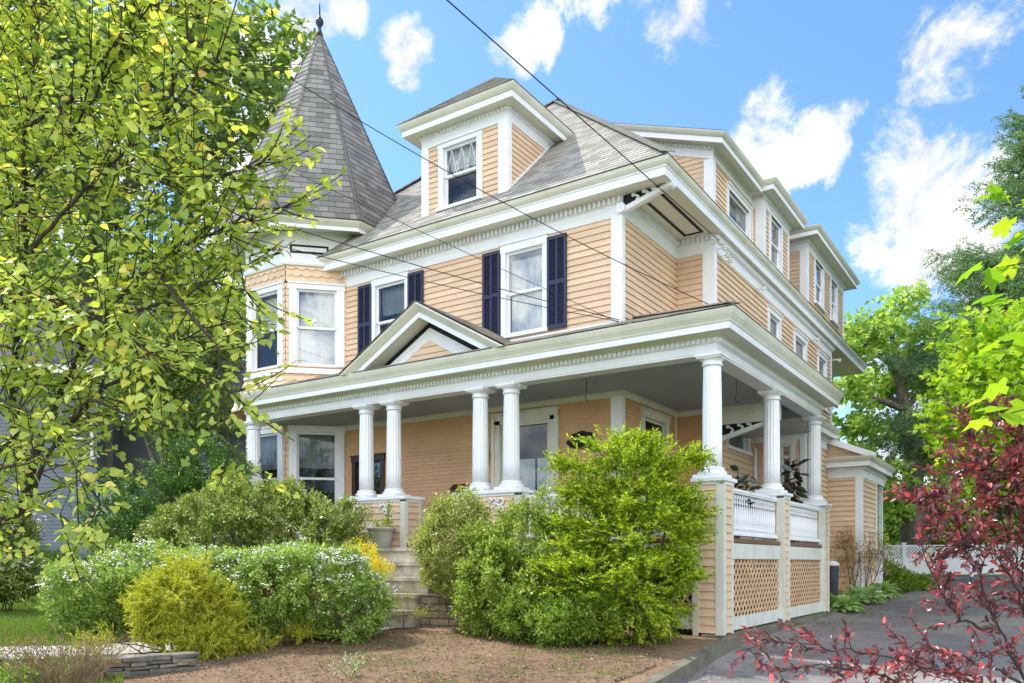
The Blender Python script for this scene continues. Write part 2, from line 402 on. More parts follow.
def window(O, ang, w, h, cas=.12, head=None, glass=None, curtain=None, cmat=None, split=.5, diamond=False, name='window', mats=None, sill=True, dark=False, label=None, csides=(1, 1)):
    """casing + sill (the window), sash frames, panes and curtain under it. O: middle of the sill on the wall plane"""
    fr = frame(O, ang); head = head or cas; cm = mats or WHITE; a = w / 2
    mb = MB()
    if csides[0]: mb.box(fr, -a - cas, -a, -.02, .045, 0, h)
    if csides[1]: mb.box(fr, a, a + cas, -.02, .045, 0, h)
    mb.box(fr, -a - cas - .015, a + cas + .015, -.02, .055, h, h + head)
    mb.box(fr, -a - cas - .03, a + cas + .03, .0, .085, h + head, h + head + .035)
    if sill: mb.box(fr, -a - cas - .03, a + cas + .03, -.02, .10, -.07, -.002)
    for s_ in (-1, 1): mb.box(fr, s_ * a, s_ * (a + .02), -.16, -.022, 0, h)
    mb.box(fr, -a, a, -.16, -.022, h, h + .02); mb.box(fr, -a, a, -.16, -.022, -.02, 0)
    W = hp(name, mb, cm, None, label)
    sh = MB(); b = .05; zs = h * split
    sh.box(fr, -a, -a + b, -.06, -.022, zs, h); sh.box(fr, a - b, a, -.06, -.022, zs, h)
    sh.box(fr, -a + b, a - b, -.06, -.022, h - b, h); sh.box(fr, -a + b, a - b, -.062, -.02, zs - .025, zs + .03)
    sh.box(fr, -a, -a + b, -.10, -.064, 0, zs); sh.box(fr, a - b, a, -.10, -.064, 0, zs)
    sh.box(fr, -a + b, a - b, -.10, -.064, 0, .07); sh.box(fr, -a + b, a - b, -.10, -.066, zs - .03, zs + .025)
    if diamond:
        k = 3; ww = (w - 2 * b) / k; zt, zb = h - b, zs + .03
        for i in range(k):
            u = -a + b + i * ww
            for (p, q) in (((u, zb), (u + ww / 2, zt)), ((u + ww, zb), (u + ww / 2, zt)), ((u, (zb + zt) / 2), (u + ww / 4, zb)), ((u + ww, (zb + zt) / 2), (u + ww * .75, zb))):
                sh.bar(fr(p[0], -.036, p[1]), fr(q[0], -.036, q[1]), .010, .012, fr(0, 1, 0) - fr(0, 0, 0))
    hp('sash', sh, DARKW if dark else cm, W)
    g = MB(); gm = glass or GLASS
    g.face([fr(-a + b, -.045, zs), fr(a - b, -.045, zs), fr(a - b, -.045, h - b), fr(-a + b, -.045, h - b)])
    g.face([fr(-a + b, -.085, .07), fr(a - b, -.085, .07), fr(a - b, -.085, zs), fr(-a + b, -.085, zs)])
    hp('pane', g, gm, W)
    if curtain:
        for (u0, u1, z0, z1) in curtain:
            c = MB(); n = max(6, int((u1 - u0) * w * 26)); P = []
            for i in range(n + 1):
                u = -a + w * (u0 + (u1 - u0) * i / n); d = -.20 + .018 * math.sin(i * 1.9) + .01 * math.sin(i * .7)
                P.append((u, d))
            for (p, q) in zip(P, P[1:]): c.face([fr(p[0], p[1], h * z0), fr(q[0], q[1], h * z0), fr(q[0], q[1], h * z1), fr(p[0], p[1], h * z1)])
            hp('curtain', c, cmat or CURT, W)
    return W

def wall(name, O, ang, Lg, z0, z1, holes=(), rng=None, h=CH, back=True, mat=None, lip=.03):
    """clapboard wall running Lg along ang from O; holes (u0,u1,z0,z1)"""
    mb = MB(); U = Vector((math.cos(ang), math.sin(ang), 0)); Nn = Vector((math.sin(ang), -math.cos(ang), 0))
    courses(mb, (O[0], O[1], 0), U, Z, Nn, z0, z1, h, rng or (lambda v: (0, Lg)), holes, lip)
    return hp(name, mb, mat or PEACH)

# ---- main walls
w1, w2 = (-4.93, 6.32, .92, 1.74), (-8.65, 6.32, .92, 1.74)
def hole(x0, c, w, z, h): return (c - w / 2 - x0, c + w / 2 - x0, z, z + h)
X0 = -10.3
wall('front_wall', (X0, FY), 0, AX - X0, 5.0, 8.3, [hole(X0, w1[0], .92, 6.32, 1.74), hole(X0, w2[0], .92, 6.32, 1.74)])
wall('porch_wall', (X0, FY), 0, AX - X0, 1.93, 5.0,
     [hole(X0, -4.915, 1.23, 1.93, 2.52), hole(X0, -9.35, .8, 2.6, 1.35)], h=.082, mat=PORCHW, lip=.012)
wall('notch_wall', (AX, FY), PI / 2, NY - FY, 5.0, 8.3)
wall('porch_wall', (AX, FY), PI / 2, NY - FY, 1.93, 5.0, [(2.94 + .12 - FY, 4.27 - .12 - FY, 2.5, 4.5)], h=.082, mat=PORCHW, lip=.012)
wall('notch_return_wall', (AX, NY), 0, BX - AX, 5.0, 8.3)
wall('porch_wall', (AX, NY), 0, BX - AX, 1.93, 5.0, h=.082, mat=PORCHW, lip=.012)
sy = [(8.65, 9.83), (11.13, 12.56), (13.9, 15.1)]
wall('side_wall', (BX, NY), PI / 2, 15.8 - NY, .5, 8.3, [(a + .14 - NY, b - .14 - NY, 6.4, 7.93) for a, b in sy] + [(5.6 - NY, 7.05 - NY, 4.15, 5.0)])
wall('rear_return_wall', (BX, 15.8), PI, BX - AX, .5, 8.3)
wall('rear_side_wall', (AX, 15.8), PI / 2, 4.1, .5, 8.3)
mb = MB()
for q in ([(AX, 19.9), (-12.5, 19.9)], [(-12.5, 19.9), (-12.5, 3.5)]):
    (a, b) = q; mb.face([(a[0], a[1], .5), (b[0], b[1], .5), (b[0], b[1], 8.6), (a[0], a[1], 8.6)])
hp('back_wall', mb, PEACH)
# floors inside keep the rooms dark
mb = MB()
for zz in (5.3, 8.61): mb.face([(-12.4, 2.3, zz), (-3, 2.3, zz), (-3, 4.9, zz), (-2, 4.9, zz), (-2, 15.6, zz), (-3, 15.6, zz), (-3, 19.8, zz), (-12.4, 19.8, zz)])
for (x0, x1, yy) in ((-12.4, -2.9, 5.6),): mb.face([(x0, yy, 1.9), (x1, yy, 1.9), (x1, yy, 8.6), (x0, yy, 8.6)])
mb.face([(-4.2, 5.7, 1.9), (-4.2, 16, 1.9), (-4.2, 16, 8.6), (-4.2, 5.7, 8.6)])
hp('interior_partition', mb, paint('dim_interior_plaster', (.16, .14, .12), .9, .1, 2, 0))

# stone foundation under the walls
mb = MB()
for (a, b) in (((-11, FY + .03), (AX - .02, FY + .03)), ((AX - .03, FY), (AX - .03, NY)), ((AX, NY + .03), (BX - .03, NY + .03)), ((BX - .03, NY), (BX - .03, 15.8)), ((-12.5, 3.5), (-11, FY + .03)), ((BX, 15.8), (-12.5, 19.9))): mb.face([(a[0], a[1], -.2), (b[0], b[1], -.2), (b[0], b[1], 1.95), (a[0], a[1], 1.95)])
hp('foundation', mb, paint('dark_foundation_stone', (.13, .115, .10), .9, .2, 3, .4))
# corner boards
def cboard(x, y, z0, z1, wu=.2, wn=.12, quad=(-1, 1)):
    """L-shaped corner board: wu along x to the left, wn along y behind"""
    m = MB()
    m.box(WF, x - wu, x + .03, y - .032, y + .0, z0, z1); m.box(WF, x, x + .032, y + .001, y + wn, z0, z1)
    return hp('corner_board', m, WHITE)
cboard(AX, FY, 1.93, 4.8, .21, .10); cboard(AX, FY, 5.9, 8.26, .21, .10)
cboard(BX, NY, 1.93, 8.26, .24, .12); cboard(BX, 15.8 - .1, .6, 8.26, .0, .12)
m = MB(); m.box(WF, AX - .08, AX + .02, NY - .05, NY - .003, 1.93, 4.8); hp('corner_board', m, WHITE)

# frieze, bed mould and dentils under the main eave
WP = [(-10.4, FY), (AX, FY), (AX, NY), (BX, NY), (BX, 15.8), (AX, 15.8), (AX, 19.9)]
mb = MB()
sweep(mb, WP, [(0, 8.22), (.035, 8.22), (.035, 8.25), (.028, 8.25), (.028, 8.44), (.05, 8.455), (.05, 8.59), (.12, 8.603)])
dentils(mb, WP, .05, .115, 8.465, 8.575, .046, .105, segs=(0, 1, 2, 3))
hp('frieze', mb, WHITE)
# main eave: soffit, fascia and crown
EP = [(-12.8, 20.3), (-12.8, 1.65), (-1.64, 1.65), (-1.64, 20.3)]
mb = MB()
mb.face([(p[0], p[1], 8.603) for p in EP], 1)
sweep(mb, EP, [(-.14, 8.60), (-.14, 8.58), (0, 8.58), (0, 8.73), (.02, 8.735), (.02, 8.76), (.05, 8.78), (.085, 8.82), (.10, 8.865), (.105, 8.885), (.06, 8.90)], True, 0, [1, 1, 0, 0, 0, 2, 2, 2, 2, 2])
hp('eave_cornice', mb, [WHITE, SOFFIT, TRIM])
# black lining on the corner soffit
mb = MB()
for (x0, x1, y0, y1) in ((-2.05, -1.99, 2.4, 4.54), (-2.43, -2.37, 2.62, 4.54), (-2.37, -2.05, 4.48, 4.54)): mb.box(WF, x0, x1, y0, y1, 8.588, 8.6)
hp('soffit_lining', mb, BLACK)

def bracket(name, x0, y, z0, x1, z1, ztop, parent=None):
    """scroll-sawn corner bracket: sloping white board, black panel and white scrolls"""
    mb = MB(); t = .10
    mb.prism([(x0 - .02, y - .06, z0), (x1, y - .06, z1), (x1, y - .06, z1 + t * .8), (x0 - .02, y - .06, z0 + t)], (0, .12, 0))
    mb.tube([(x1 - .02, y - .09, z1 + .03), (x1 - .02, y + .09, z1 + .03)], .062, 10)
    mb.tube([(x0 + .02, y - .10, z0 + .11), (x0 + .02, y - .03, z0 + .11)], .10, 12)
    B = hp(name, mb, WHITE)
    m = MB(); m.prism([(x0, y - .02, z0 + t * .6), (x1 - .05, y - .02, z1 + t * .5), (x1 - .05, y - .02, ztop), (x0, y - .02, ztop)], (0, .04, 0)); hp('panel', m, BLACK, B)
    m = MB()
    for k, f in enumerate((.32, .52, .68)):
        cx = x0 + (x1 - x0) * f; cz = z0 + (z1 - z0) * f + t; hgt = (ztop - cz) * .75; pts = []
        for i in range(9):
            a = i / 8; pts.append((cx + .05 * math.sin(a * 4.2) * (1 - .3 * k), y - .04, cz + hgt * a))
        m.tube(pts, [.032 - .002 * i for i in range(9)], 6); m.tube([(pts[-1][0] - .02, y - .045, pts[-1][2]), (pts[-1][0] - .02, y - .035, pts[-1][2])], .04, 8)
    hp('scroll', m, WHITE, B)
bracket('eave_bracket', AX, FY, 8.24, -1.67, 8.53, 8.585)

# ---- windows of the main walls
window((w1[0], FY, 6.32), 0, .92, 1.74, .11, .16, GLASSB, [(.0, 1., .0, .93)], CURT)
window((w2[0], FY, 6.32), 0, .92, 1.74, .11, .16, GLASS, [(.0, 1., .62, 1.)], CURTL)
def shutter(x0, x1, z0, z1):
    mb = MB(); fr = frame((x0, FY - .03, z0), 0); w = x1 - x0; h = z1 - z0; s_ = .055
    mb.box(fr, 0, s_, 0, .04, 0, h); mb.box(fr, w - s_, w, 0, .04, 0, h); mb.box(fr, w / 2 - .022, w / 2 + .022, 0, .038, .06, h - .06)
    for (a, b) in ((0, .09), (h * .48, h * .48 + .08), (h - .07, h)): mb.box(fr, s_, w - s_, 0, .039, a, b)
    for (a, b) in ((.09, h * .48), (h * .48 + .08, h - .07)):
        n = int((b - a) / .042)
        for i in range(n):
            z = a + (i + .5) * (b - a) / n
            for (u0, u1) in ((s_, w / 2 - .022), (w / 2 + .022, w - s_)):
                mb.face([fr(u0, .034, z - .021), fr(u1, .034, z - .021), fr(u1, .010, z + .021), fr(u0, .010, z + .021)])
                mb.face([fr(u0, .034, z - .021), fr(u1, .034, z - .021), fr(u1, .026, z - .024), fr(u0, .026, z - .024)])
    return hp('shutter', mb, NAVY)
for (a, b) in ((-5.97, -5.52), (-4.35, -3.90), (-9.65, -9.22), (-8.08, -7.63)): shutter(a, b, 6.26, 8.15)
for a, b in sy: window((BX, (a + b) / 2, 6.4), PI / 2, b - a - .28, 1.53, .14, .12, GLASS, [(.0, 1., .5, 1.)], CURTL)
window((AX, 3.605, 2.5), PI / 2, 1.09, 2.0, .13, .14, GLASS, None, mats=TRIM)
window((BX, 6.325, 4.15), PI / 2, 1.45, .85, .12, .1, GLASSB, None, split=.5)
window((-9.35, FY, 2.6), 0, .8, 1.35, .12, .12, GLASSB, None, mats=DARKW, label='small window in a dark brown wooden frame')

# front door
fr = frame((-4.915, FY, 1.93), 0); mb = MB()
for s_ in (-1, 1):
    a, b = s_ * .615, s_ * .815; mb.box(fr, min(a, b), max(a, b), -.02, .05, 0, 2.6); mb.box(fr, min(s_ * .74, s_ * .82), max(s_ * .74, s_ * .82), .05, .075, 0, 2.72)
mb.box(fr, -.74, .74, -.02, .05, 2.52, 2.72); mb.box(fr, -.84, .84, -.01, .085, 2.72, 2.76); mb.box(fr, -.60, .60, -.03, .02, 2.46, 2.52)
D = hp('front_door', mb, TRIM, None, 'white framed front door with one tall glass pane')
mb = MB(); 
for s_ in (-1, 1): mb.box(fr, min(s_ * .52, s_ * .615), max(s_ * .52, s_ * .615), -.07, -.022, 0, 2.5)
mb.box(fr, -.52, .52, -.07, -.022, 2.46, 2.52); mb.box(fr, -.52, .52, -.07, -.022, 0, .22)
hp('leaf', mb, TRIM, D)
mb = MB(); mb.face([fr(-.52, -.045, .22), fr(.52, -.045, .22), fr(.52, -.045, 2.46), fr(-.52, -.045, 2.46)]); hp('pane', mb, GLASS, D)
for (u0, u1) in ((-.5, .14), (.2, .5)):
    mb = MB(); P = [(u0 + (u1 - u0) * i / 14, -.15 + .016 * math.sin(i * 1.7)) for i in range(15)]
    for p, q in zip(P, P[1:]): mb.face([fr(p[0], p[1], .25), fr(q[0], q[1], .25), fr(q[0], q[1], 1.78), fr(p[0], p[1], 1.78)])
    hp('curtain', mb, CURT, D)
mb = MB(); mb.tube([fr(-.57, -.02, 1.02), fr(-.57, .04, 1.02)], .02, 8); mb.lathe([(.012, -.03), (.03, -.015), (.034, 0), (.03, .015), (.012, .03)], 10, fr(-.57, .06, 1.02)); hp('handle', mb, IRON, D)

# ---- main hip roof
SL = .95; ca = 1 / math.sqrt(1 + SL * SL); sa = SL * ca
x0, x1, y0, y1, ze = -12.92, -1.52, 1.53, 20.42, 8.885
run = (x1 - x0) / 2; zr = ze + run * SL
mb = MB()
courses(mb, (0, y0, ze), (1, 0, 0), (0, ca, sa), (0, -sa, ca), 0, run / ca - .01, .14, lambda v: (x0 + v * ca, x1 - v * ca), (), .007, .01)
xm = (x0 + x1) / 2
mb.face([(x1, y0, ze), (x1, y1, ze), (xm, y1 - run, zr), (xm, y0 + run, zr)]); mb.face([(x0, y1, ze), (x0, y0, ze), (xm, y0 + run, zr), (xm, y1 - run, zr)])
mb.face([(x1, y1, ze), (x0, y1, ze), (xm, y1 - run, zr)])
for (a, b) in (((x1, y0), 1), ((x0, y0), -1)):
    p, q = Vector((a[0], a[1], ze + .02)), Vector((xm, y0 + run, zr + .02)); n = 40
    for i in range(n):
        s1, s2 = p.lerp(q, i / n), p.lerp(q, (i + 1.15) / n); mb.bar(s1 + Vector((0, 0, .012)), s2, .26, .018)
mb.bar((xm, y0 + run, zr + .03), (xm, y1 - run, zr + .03), .24, .03)
hp('roof', mb, ROOF)

# ---- dormers
CRN = [(0, -.50), (.03, -.50), (.03, -.30), (.06, -.285), (.06, -.23), (.10, -.215)]
def cornice(path, zt, ov, closed=False, dent=None, fr0=-.50):
    """frieze + soffit + fascia + crown, zt = top of the crown, ov = overhang of the crown"""
    mb = MB()
    sweep(mb, path, [(0, zt + fr0), (.035, zt + fr0), (.03, zt + fr0 + .03), (.03, zt - .31), (.06, zt - .295), (.06, zt - .225), (.10, zt - .213),
                     (ov - .12, zt - .213), (ov - .12, zt - .24), (ov - .10, zt - .24), (ov - .10, zt - .12), (ov - .075, zt - .11), (ov - .04, zt - .075), (ov - .01, zt - .03), (ov, zt), (ov - .06, zt + .012)],
          closed, 0, [0, 0, 0, 0, 0, 0, 1, 0, 0, 0, 2, 2, 2, 2, 2])
    dentils(mb, path, .06, .095, zt - .292, zt - .23, .05, .095, closed, 0, dent)
    return mb
yR = lambda z: 1.53 + (z - ze) / SL
# front dormer
dx0, dx1, zc = -7.66, -5.36, 11.36
wl = MB()
courses(wl, (dx0, FY, 0), (1, 0, 0), Z, (0, -1, 0), 9.25, 10.9, .118, lambda v: (0, dx1 - dx0), [(-7.06 - dx0, -6.14 - dx0, 9.42, 10.74)])
courses(wl, (dx1, 0, 0), (0, 1, 0), Z, (1, 0, 0), 9.25, 10.9, .118, lambda v: (FY, max(FY + .001, yR(v))))
wl.face([(dx0, FY, 9.2), (dx0, yR(11), 9.2), (dx0, yR(11), 11), (dx0, FY, 11)])
hp('dormer', wl, PEACH, None, 'front dormer of the roof with a hipped top'); DF = bpy.data.objects['dormer']
mb = MB(); mb.box(WF, dx1 - .22, dx1 + .032, FY - .034, FY, 9.2, 10.88); mb.box(WF, dx1 + .001, dx1 + .034, FY + .001, FY + .11, 9.2, 10.88)
hp('corner_board', mb, WHITE, DF); mb = MB(); mb.box(WF, dx0 - .03, dx0 + .17, FY - .034, FY, 9.2, 10.88); hp('corner_board', mb, WHITE, DF); mb = MB()
mb.bar((dx1 + .02, FY + .1, yR(0) * 0 + ze + (FY + .1 - 1.53) * SL + .03), (dx1 + .02, yR(10.9), 10.93), .05, .05)
hp('cheek_flashing', mb, WHITE, DF)
DP = [(dx0, 5.2), (dx0, FY), (dx1, FY), (dx1, 5.2)]
hp('cornice', cornice(DP, zc, .44, dent=(1, 2)), [WHITE, SOFFIT, TRIM], DF)
mb = MB(); o_ = .44; a0, a1, b0 = dx0 - o_, dx1 + o_, FY - o_
hr = (a1 - a0) / 2; s2 = .85; c2 = 1 / math.sqrt(1 + s2 * s2)
courses(mb, (0, b0, zc), (1, 0, 0), (0, c2, s2 * c2), (0, -s2 * c2, c2), 0, hr / c2 - .01, .14, lambda v: (a0 + v * c2, a1 - v * c2), (), .012, .012)
courses(mb, (a1, 0, zc), (0, 1, 0), (-c2, 0, s2 * c2), (s2 * c2, 0, c2), 0, hr / c2 - .01, .14, lambda v: (b0 + v * c2, 6.5), (), .012, .012)
mb.face([(a0, b0, zc), (a0, 6.5, zc), (a0 + hr, 6.5, zc + hr * s2), (a0 + hr, b0 + hr, zc + hr * s2)])
hp('dormer_roof', mb, ROOF, DF)
window((-6.60, FY, 9.42), 0, .92, 1.32, .14, .10, GLASS, [(.0, 1., .66, 1.)], CURT, split=.52, diamond=True, label='dormer window with a diamond lattice upper sash')

# side dormers
def side_dormer(xf, ya, yb, zc, ov, wins, roof=True, cheek=True, label=None):
    zw = zc - (.48 if roof else .31)
    wl = MB(); U = yb - ya
    courses(wl, (xf, ya, 0), (0, 1, 0), Z, (1, 0, 0), 8.95, zw, .118, lambda v: (0, U), [(a - ya, b - ya, z0, z1) for (a, b, z0, z1) in wins])
    xr = lambda z: min(xf - .001, x1 - (z - ze) / SL)
    courses(wl, (0, ya, 0), (1, 0, 0), Z, (0, -1, 0), 8.95, zc - .48, .118, lambda v: (xr(v), xf))
    wl.face([(xf, yb, 8.95), (xf - 3, yb, 8.95), (xf - 3, yb, zc - .2), (xf, yb, zc - .2)])
    d = hp('dormer', wl, PEACH, None, label)
    mb = MB(); mb.box(WF, xf - .2, xf + .03, ya - .034, ya, 9, zw); mb.box(WF, xf + .001, xf + .034, ya + .001, ya + .14, 9, zw); hp('corner_board', mb, WHITE, d); mb = MB(); mb.box(WF, xf + .001, xf + .034, yb - .1, yb + .02, 9, zc - .48)
    hp('corner_board', mb, WHITE, d)
    for (a, b, z0, z1) in wins:
        window((xf, (a + b) / 2, z0), PI / 2, b - a, z1 - z0, .12, .10, GLASSB if b - a > 1.3 else GLASS, [(0, 1, .8, 1)], CURT)
    if roof:
        P = [(xf - 3.4, ya), (xf, ya), (xf, yb), (xf - 3.4, yb)]
        hp('cornice', cornice(P, zc, ov, dent=(0, 1)), [WHITE, SOFFIT, TRIM], d)
        m = MB(); e0, e1, ex = ya - ov, yb + ov, xf + ov; hh = (e1 - e0) / 2; hh = min(hh, 2.5); s3 = .34
        m.face([(ex, e0, zc), (ex, e1, zc), (ex - hh, e1 - hh, zc + hh * s3), (ex - hh, e0 + hh, zc + hh * s3)])
        m.face([(ex - 4.5, e0, zc), (ex, e0, zc), (ex - hh, e0 + hh, zc + hh * s3), (ex - 4.5, e0 + hh, zc + hh * s3)])
        m.face([(ex - 4.5, e0 + hh, zc + hh * s3), (ex - hh, e0 + hh, zc + hh * s3), (ex - hh, e1 - hh, zc + hh * s3), (ex - 4.5, e1 - hh, zc + hh * s3)])
        hp('dormer_roof', m, ROOF, d)
    return d
d1 = side_dormer(-2.45, 6.35, 9.36, 11.35, .47, [(7.42, 9.0, 9.5, 10.72)], False, label='shed dormer with a raking white cornice')
side_dormer(-2.15, 9.36, 11.75, 11.42, .47, [(9.95, 10.95, 9.6, 10.92)], label='middle dormer of the side roof')
side_dormer(-1.93, 13.0, 18.0, 11.42, .5, [(13.95, 14.95, 9.6, 10.92), (16.1, 16.95, 9.6, 10.92)], label='rear dormer of the side roof with two windows')
# shed dormer cornice: level on the face, raking on the cheek
rk = .36; ov = .47; zc = 11.35
mb = MB(); fm = MB()
PR = [(0, -.50), (.035, -.50), (.03, -.47), (.03, -.31), (.06, -.295), (.06, -.225), (.10, -.213), (ov - .12, -.213), (ov - .12, -.24), (ov - .10, -.24), (ov - .10, -.12), (ov - .075, -.11), (ov - .04, -.075), (ov - .01, -.03), (ov, 0)]
MI = [0, 0, 0, 0, 0, 0, 1, 0, 0, 0, 2, 2, 2, 2]
for k in range(len(PR) - 1):
    (o0, h0), (o1, h1) = PR[k], PR[k + 1]
    def pt(o, hh, far): 
        x = -2.45 + (o if not far else -4.0); return Vector((x, 6.35 - o, zc + hh + ((-2.45 + ov) - x) * rk))
    def pe(o, hh, far): return Vector((-2.45 + o, 6.35 - o if not far else 9.62, zc + hh + (ov - o) * rk))
    mb.face([pt(o0, h0, 0), pt(o0, h0, 1), pt(o1, h1, 1), pt(o1, h1, 0)], MI[k]); fm.face([pe(o0, h0, 0), pe(o0, h0, 1), pe(o1, h1, 1), pe(o1, h1, 0)], MI[k])
hp('face_cornice', fm, [WHITE, SOFFIT, TRIM], d1)
for i in range(30):
    x = -2.45 - .05 - i * .1; z = zc + ((-2.45 + ov) - x) * rk; mb.box(WF, x - .026, x + .026, 6.35 - .10, 6.35 - .055, z - .292, z - .232)
hp('cornice', mb, [WHITE, SOFFIT, TRIM, ROOF, PEACH], d1); mb = MB()
mb.face([pt(ov, .01, 0), pt(ov, .01, 1), pt(ov, .01, 1) + Vector((0, 3.8, 0)), pt(ov, .01, 0) + Vector((0, 3.74, 0))], 3)
hp('dormer_roof', mb, [WHITE, SOFFIT, TRIM, ROOF, PEACH], d1); mb = MB()
mb.face([(-2.45, 6.35, zc - .5), (-6.5, 6.35, zc - .5), (-6.5, 6.35, zc + 1.7), (-2.45, 6.35, zc + .1)], 0)
courses(mb, (0, 6.35, 0), (1, 0, 0), Z, (0, -1, 0), 9.6, 12.4, .118, lambda v: (x1 - (v - ze) / SL, min(-2.45, -2.45 - max(0, (v - (zc - .33)) / rk))), mi=4, base=.006)
hp('cheek', mb, [WHITE, SOFFIT, TRIM, ROOF, PEACH], d1)

# ---- corner tower
TC = Vector((-11.82, 2.79, 0)); TR = 1.895
TV = [(TC.x + TR * math.cos(R(a)), TC.y + TR * math.sin(R(a))) for a in (-157.5, -112.5, -67.5, -22.5, 22.5, 67.5, 112.5, 157.5)]
SIDE = 2 * TR * math.sin(R(22.5))
def scallops(mb, O, U, V, Nn, v0, v1, h, rng, lip=.03, w=.24, mi=0):
    r = 0; v = v0
    while v < v1 - .01:
        a, b = rng(v); n = max(1, int(round((b - a) / w))); ww = (b - a) / n; top = min(v + h * 1.42, v1)
        a2, b2 = rng(top)
        for i in range(-1, n + 1):
            s0 = a + (i + (.5 if r % 2 else 0)) * ww; s1 = s0 + ww; s0, s1 = max(s0, a), min(s1, b)
            if s1 - s0 < .02: continue
            t = lambda u: a2 + (u - a) / (b - a) * (b2 - a2)
            cut = h * .32; base = O + Nn * lip
            pts = [base + U * s0 + V * (v + cut)]
            for k in range(1, 6):
                f = k / 6; pts.append(base + U * (s0 + (s1 - s0) * f) + V * (v + cut * (1 - math.sin(PI * f))))
            pts += [base + U * s1 + V * (v + cut), O + U * t(s1) + V * top + Nn * lip * -.1, O + U * t(s0) + V * top + Nn * lip * -.1]
            mb.face(pts, mi)
            for p, q in zip(pts[:7], pts[1:7]): mb.face([p, q, q - Nn * lip * .9, p - Nn * lip * .9], mi)
        v += h; r += 1
tw = MB()
FW = {1: True, 2: True, 3: True}
for k in range(8):
    a = Vector((*TV[k], 0)); b = Vector((*TV[(k + 1) % 8], 0)); U = (b - a).normalized(); Nn = Vector((U.y, -U.x, 0))
    hol = []
    if k in (1, 2): hol = [(SIDE / 2 - .47, SIDE / 2 + .47, 6.28, 8.12), (SIDE / 2 - .47, SIDE / 2 + .47, 2.45, 4.68)]
    courses(tw, a, U, Z, Nn, 1.6, 8.25, .155, lambda v: (0, SIDE), hol, .025)
    scallops(tw, a, U, Z, Nn, 8.25, 8.70, .16, lambda v: (0, SIDE), .03)
    # flared skirt between the storeys
    zb, zt, fl = 5.25, 6.10, .34; out = Nn * fl; Vv = (Z * (zt - zb) - out).normalized(); Ls = (Z * (zt - zb) - out).length
    ex = fl * math.tan(R(22.5)); Ns = (Nn * (zt - zb) + Z * fl).normalized()
    scallops(tw, a + out + Z * zb, U, Vv, Ns, 0, Ls, .165, lambda v: (-ex * (1 - v / Ls), SIDE + ex * (1 - v / Ls)), .03)
    tw.face([a + out + Z * zb - U * ex, b + out + Z * zb + U * ex, b + Z * zt, a + Z * zt])
T = hp('tower', tw, PEACH, None, 'octagonal corner tower with scalloped shingles and a spire')
mb = MB()
sweep(mb, TV, [(0, 6.08), (.07, 6.08), (.07, 6.14), (.03, 6.15), (.03, 6.22)], True)
sweep(mb, TV, [(0, 8.68), (.05, 8.68), (.07, 8.72), (.07, 8.76), (.035, 8.80), (.035, 8.84), (.02, 8.86), (.03, 9.39), (.06, 9.40), (.06, 9.49), (.12, 9.505), (.56, 9.40), (.56, 9.38), (.60, 9.37), (.60, 9.45), (.64, 9.48), (.70, 9.53), (.735, 9.575), (.6, 9.60)], True, 0, [0] * 10 + [1, 0, 0, 0, 2, 2, 2, 2])
dentils(mb, TV, .06, .10, 9.41, 9.475, .05, .1, True)
hp('cornice', mb, [WHITE, SOFFIT, TRIM], T)
mb = MB()
for k in (1, 2, 3):
    a = TV[k]; b = TV[k + 1]; fr = frame((a[0], a[1], 0), math.atan2(b[1] - a[1], b[0] - a[0]))
    ua, ub = (.10, 1.0) if k == 2 else (.14, SIDE - .16)
    for (u0, u1, z0, z1) in ((ua, ub, 9.13, 9.175), (ua, ub, 8.975, 9.02), (ua, ua + .045, 9.02, 9.13), (ub - .045, ub, 9.02, 9.13)): mb.box(fr, u0, u1, .02, .04, z0, z1)
hp('frieze_lining', mb, BLACK, T)
mb = MB(); RB, zb, za = TR + .735 / math.cos(R(22.5)), 9.59, 15.5
for k in range(8):
    an = [R(-157.5 + 45 * k), R(-157.5 + 45 * (k + 1))]
    a = TC + Vector((RB * math.cos(an[0]), RB * math.sin(an[0]), zb)); b = TC + Vector((RB * math.cos(an[1]), RB * math.sin(an[1]), zb)); ap = TC + Vector((0, 0, za))
    U = (b - a).normalized(); m_ = (a + b) / 2; V = (ap - m_); Ls = V.length; V.normalize(); Nn = U.cross(V); W = (b - a).length
    courses(mb, a, U, V, Nn, 0, Ls - .05, .17, lambda v: (W / 2 * v / Ls, W - W / 2 * v / Ls), (), .010, .006)
    n = 34
    for i in range(n): 
        p, q = a.lerp(ap, i / n), a.lerp(ap, (i + 1.1) / n); o = (a - TC); o.z = 0; o.normalize(); mb.bar(p + o * .022, q + o * .012, .14 * (1 - i / n * .7), .010, o)
hp('tower_roof', mb, TOWERROOF, T)
mb = MB(); mb.lathe([(.10, 0), (.06, .12), (.035, .2), (.05, .26), (.095, .33), (.105, .38), (.09, .44), (.04, .5), (.022, .58), (.018, .8), (.004, 1.0)], 12, TC + Vector((0, 0, 15.36))); hp('finial', mb, IRON, T, smooth=True)
for k in (1, 2):
    a = Vector(TV[k]); b = Vector(TV[k + 1]); m_ = (a + b) / 2; ang = math.atan2(b.y - a.y, b.x - a.x)
    window((m_.x, m_.y, 6.28), ang, .94, 1.84, .18 if k == 2 else .17, .12, GLASSB if k == 2 else GLASS, [(.05, .95, .0, .96)] if k == 2 else [(.05, .95, .52, .96)], CURT, split=.5, sill=False)
    window((m_.x, m_.y, 2.45), ang, .94, 2.23, .18, .12, GLASS, [(.0, 1., .62, 1.)], CURTL, split=.5)
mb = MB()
for zz in (5.3, 8.6, 1.7): mb.face([(p[0] * .98 + TC.x * .02, p[1] * .98 + TC.y * .02, zz) for p in TV])
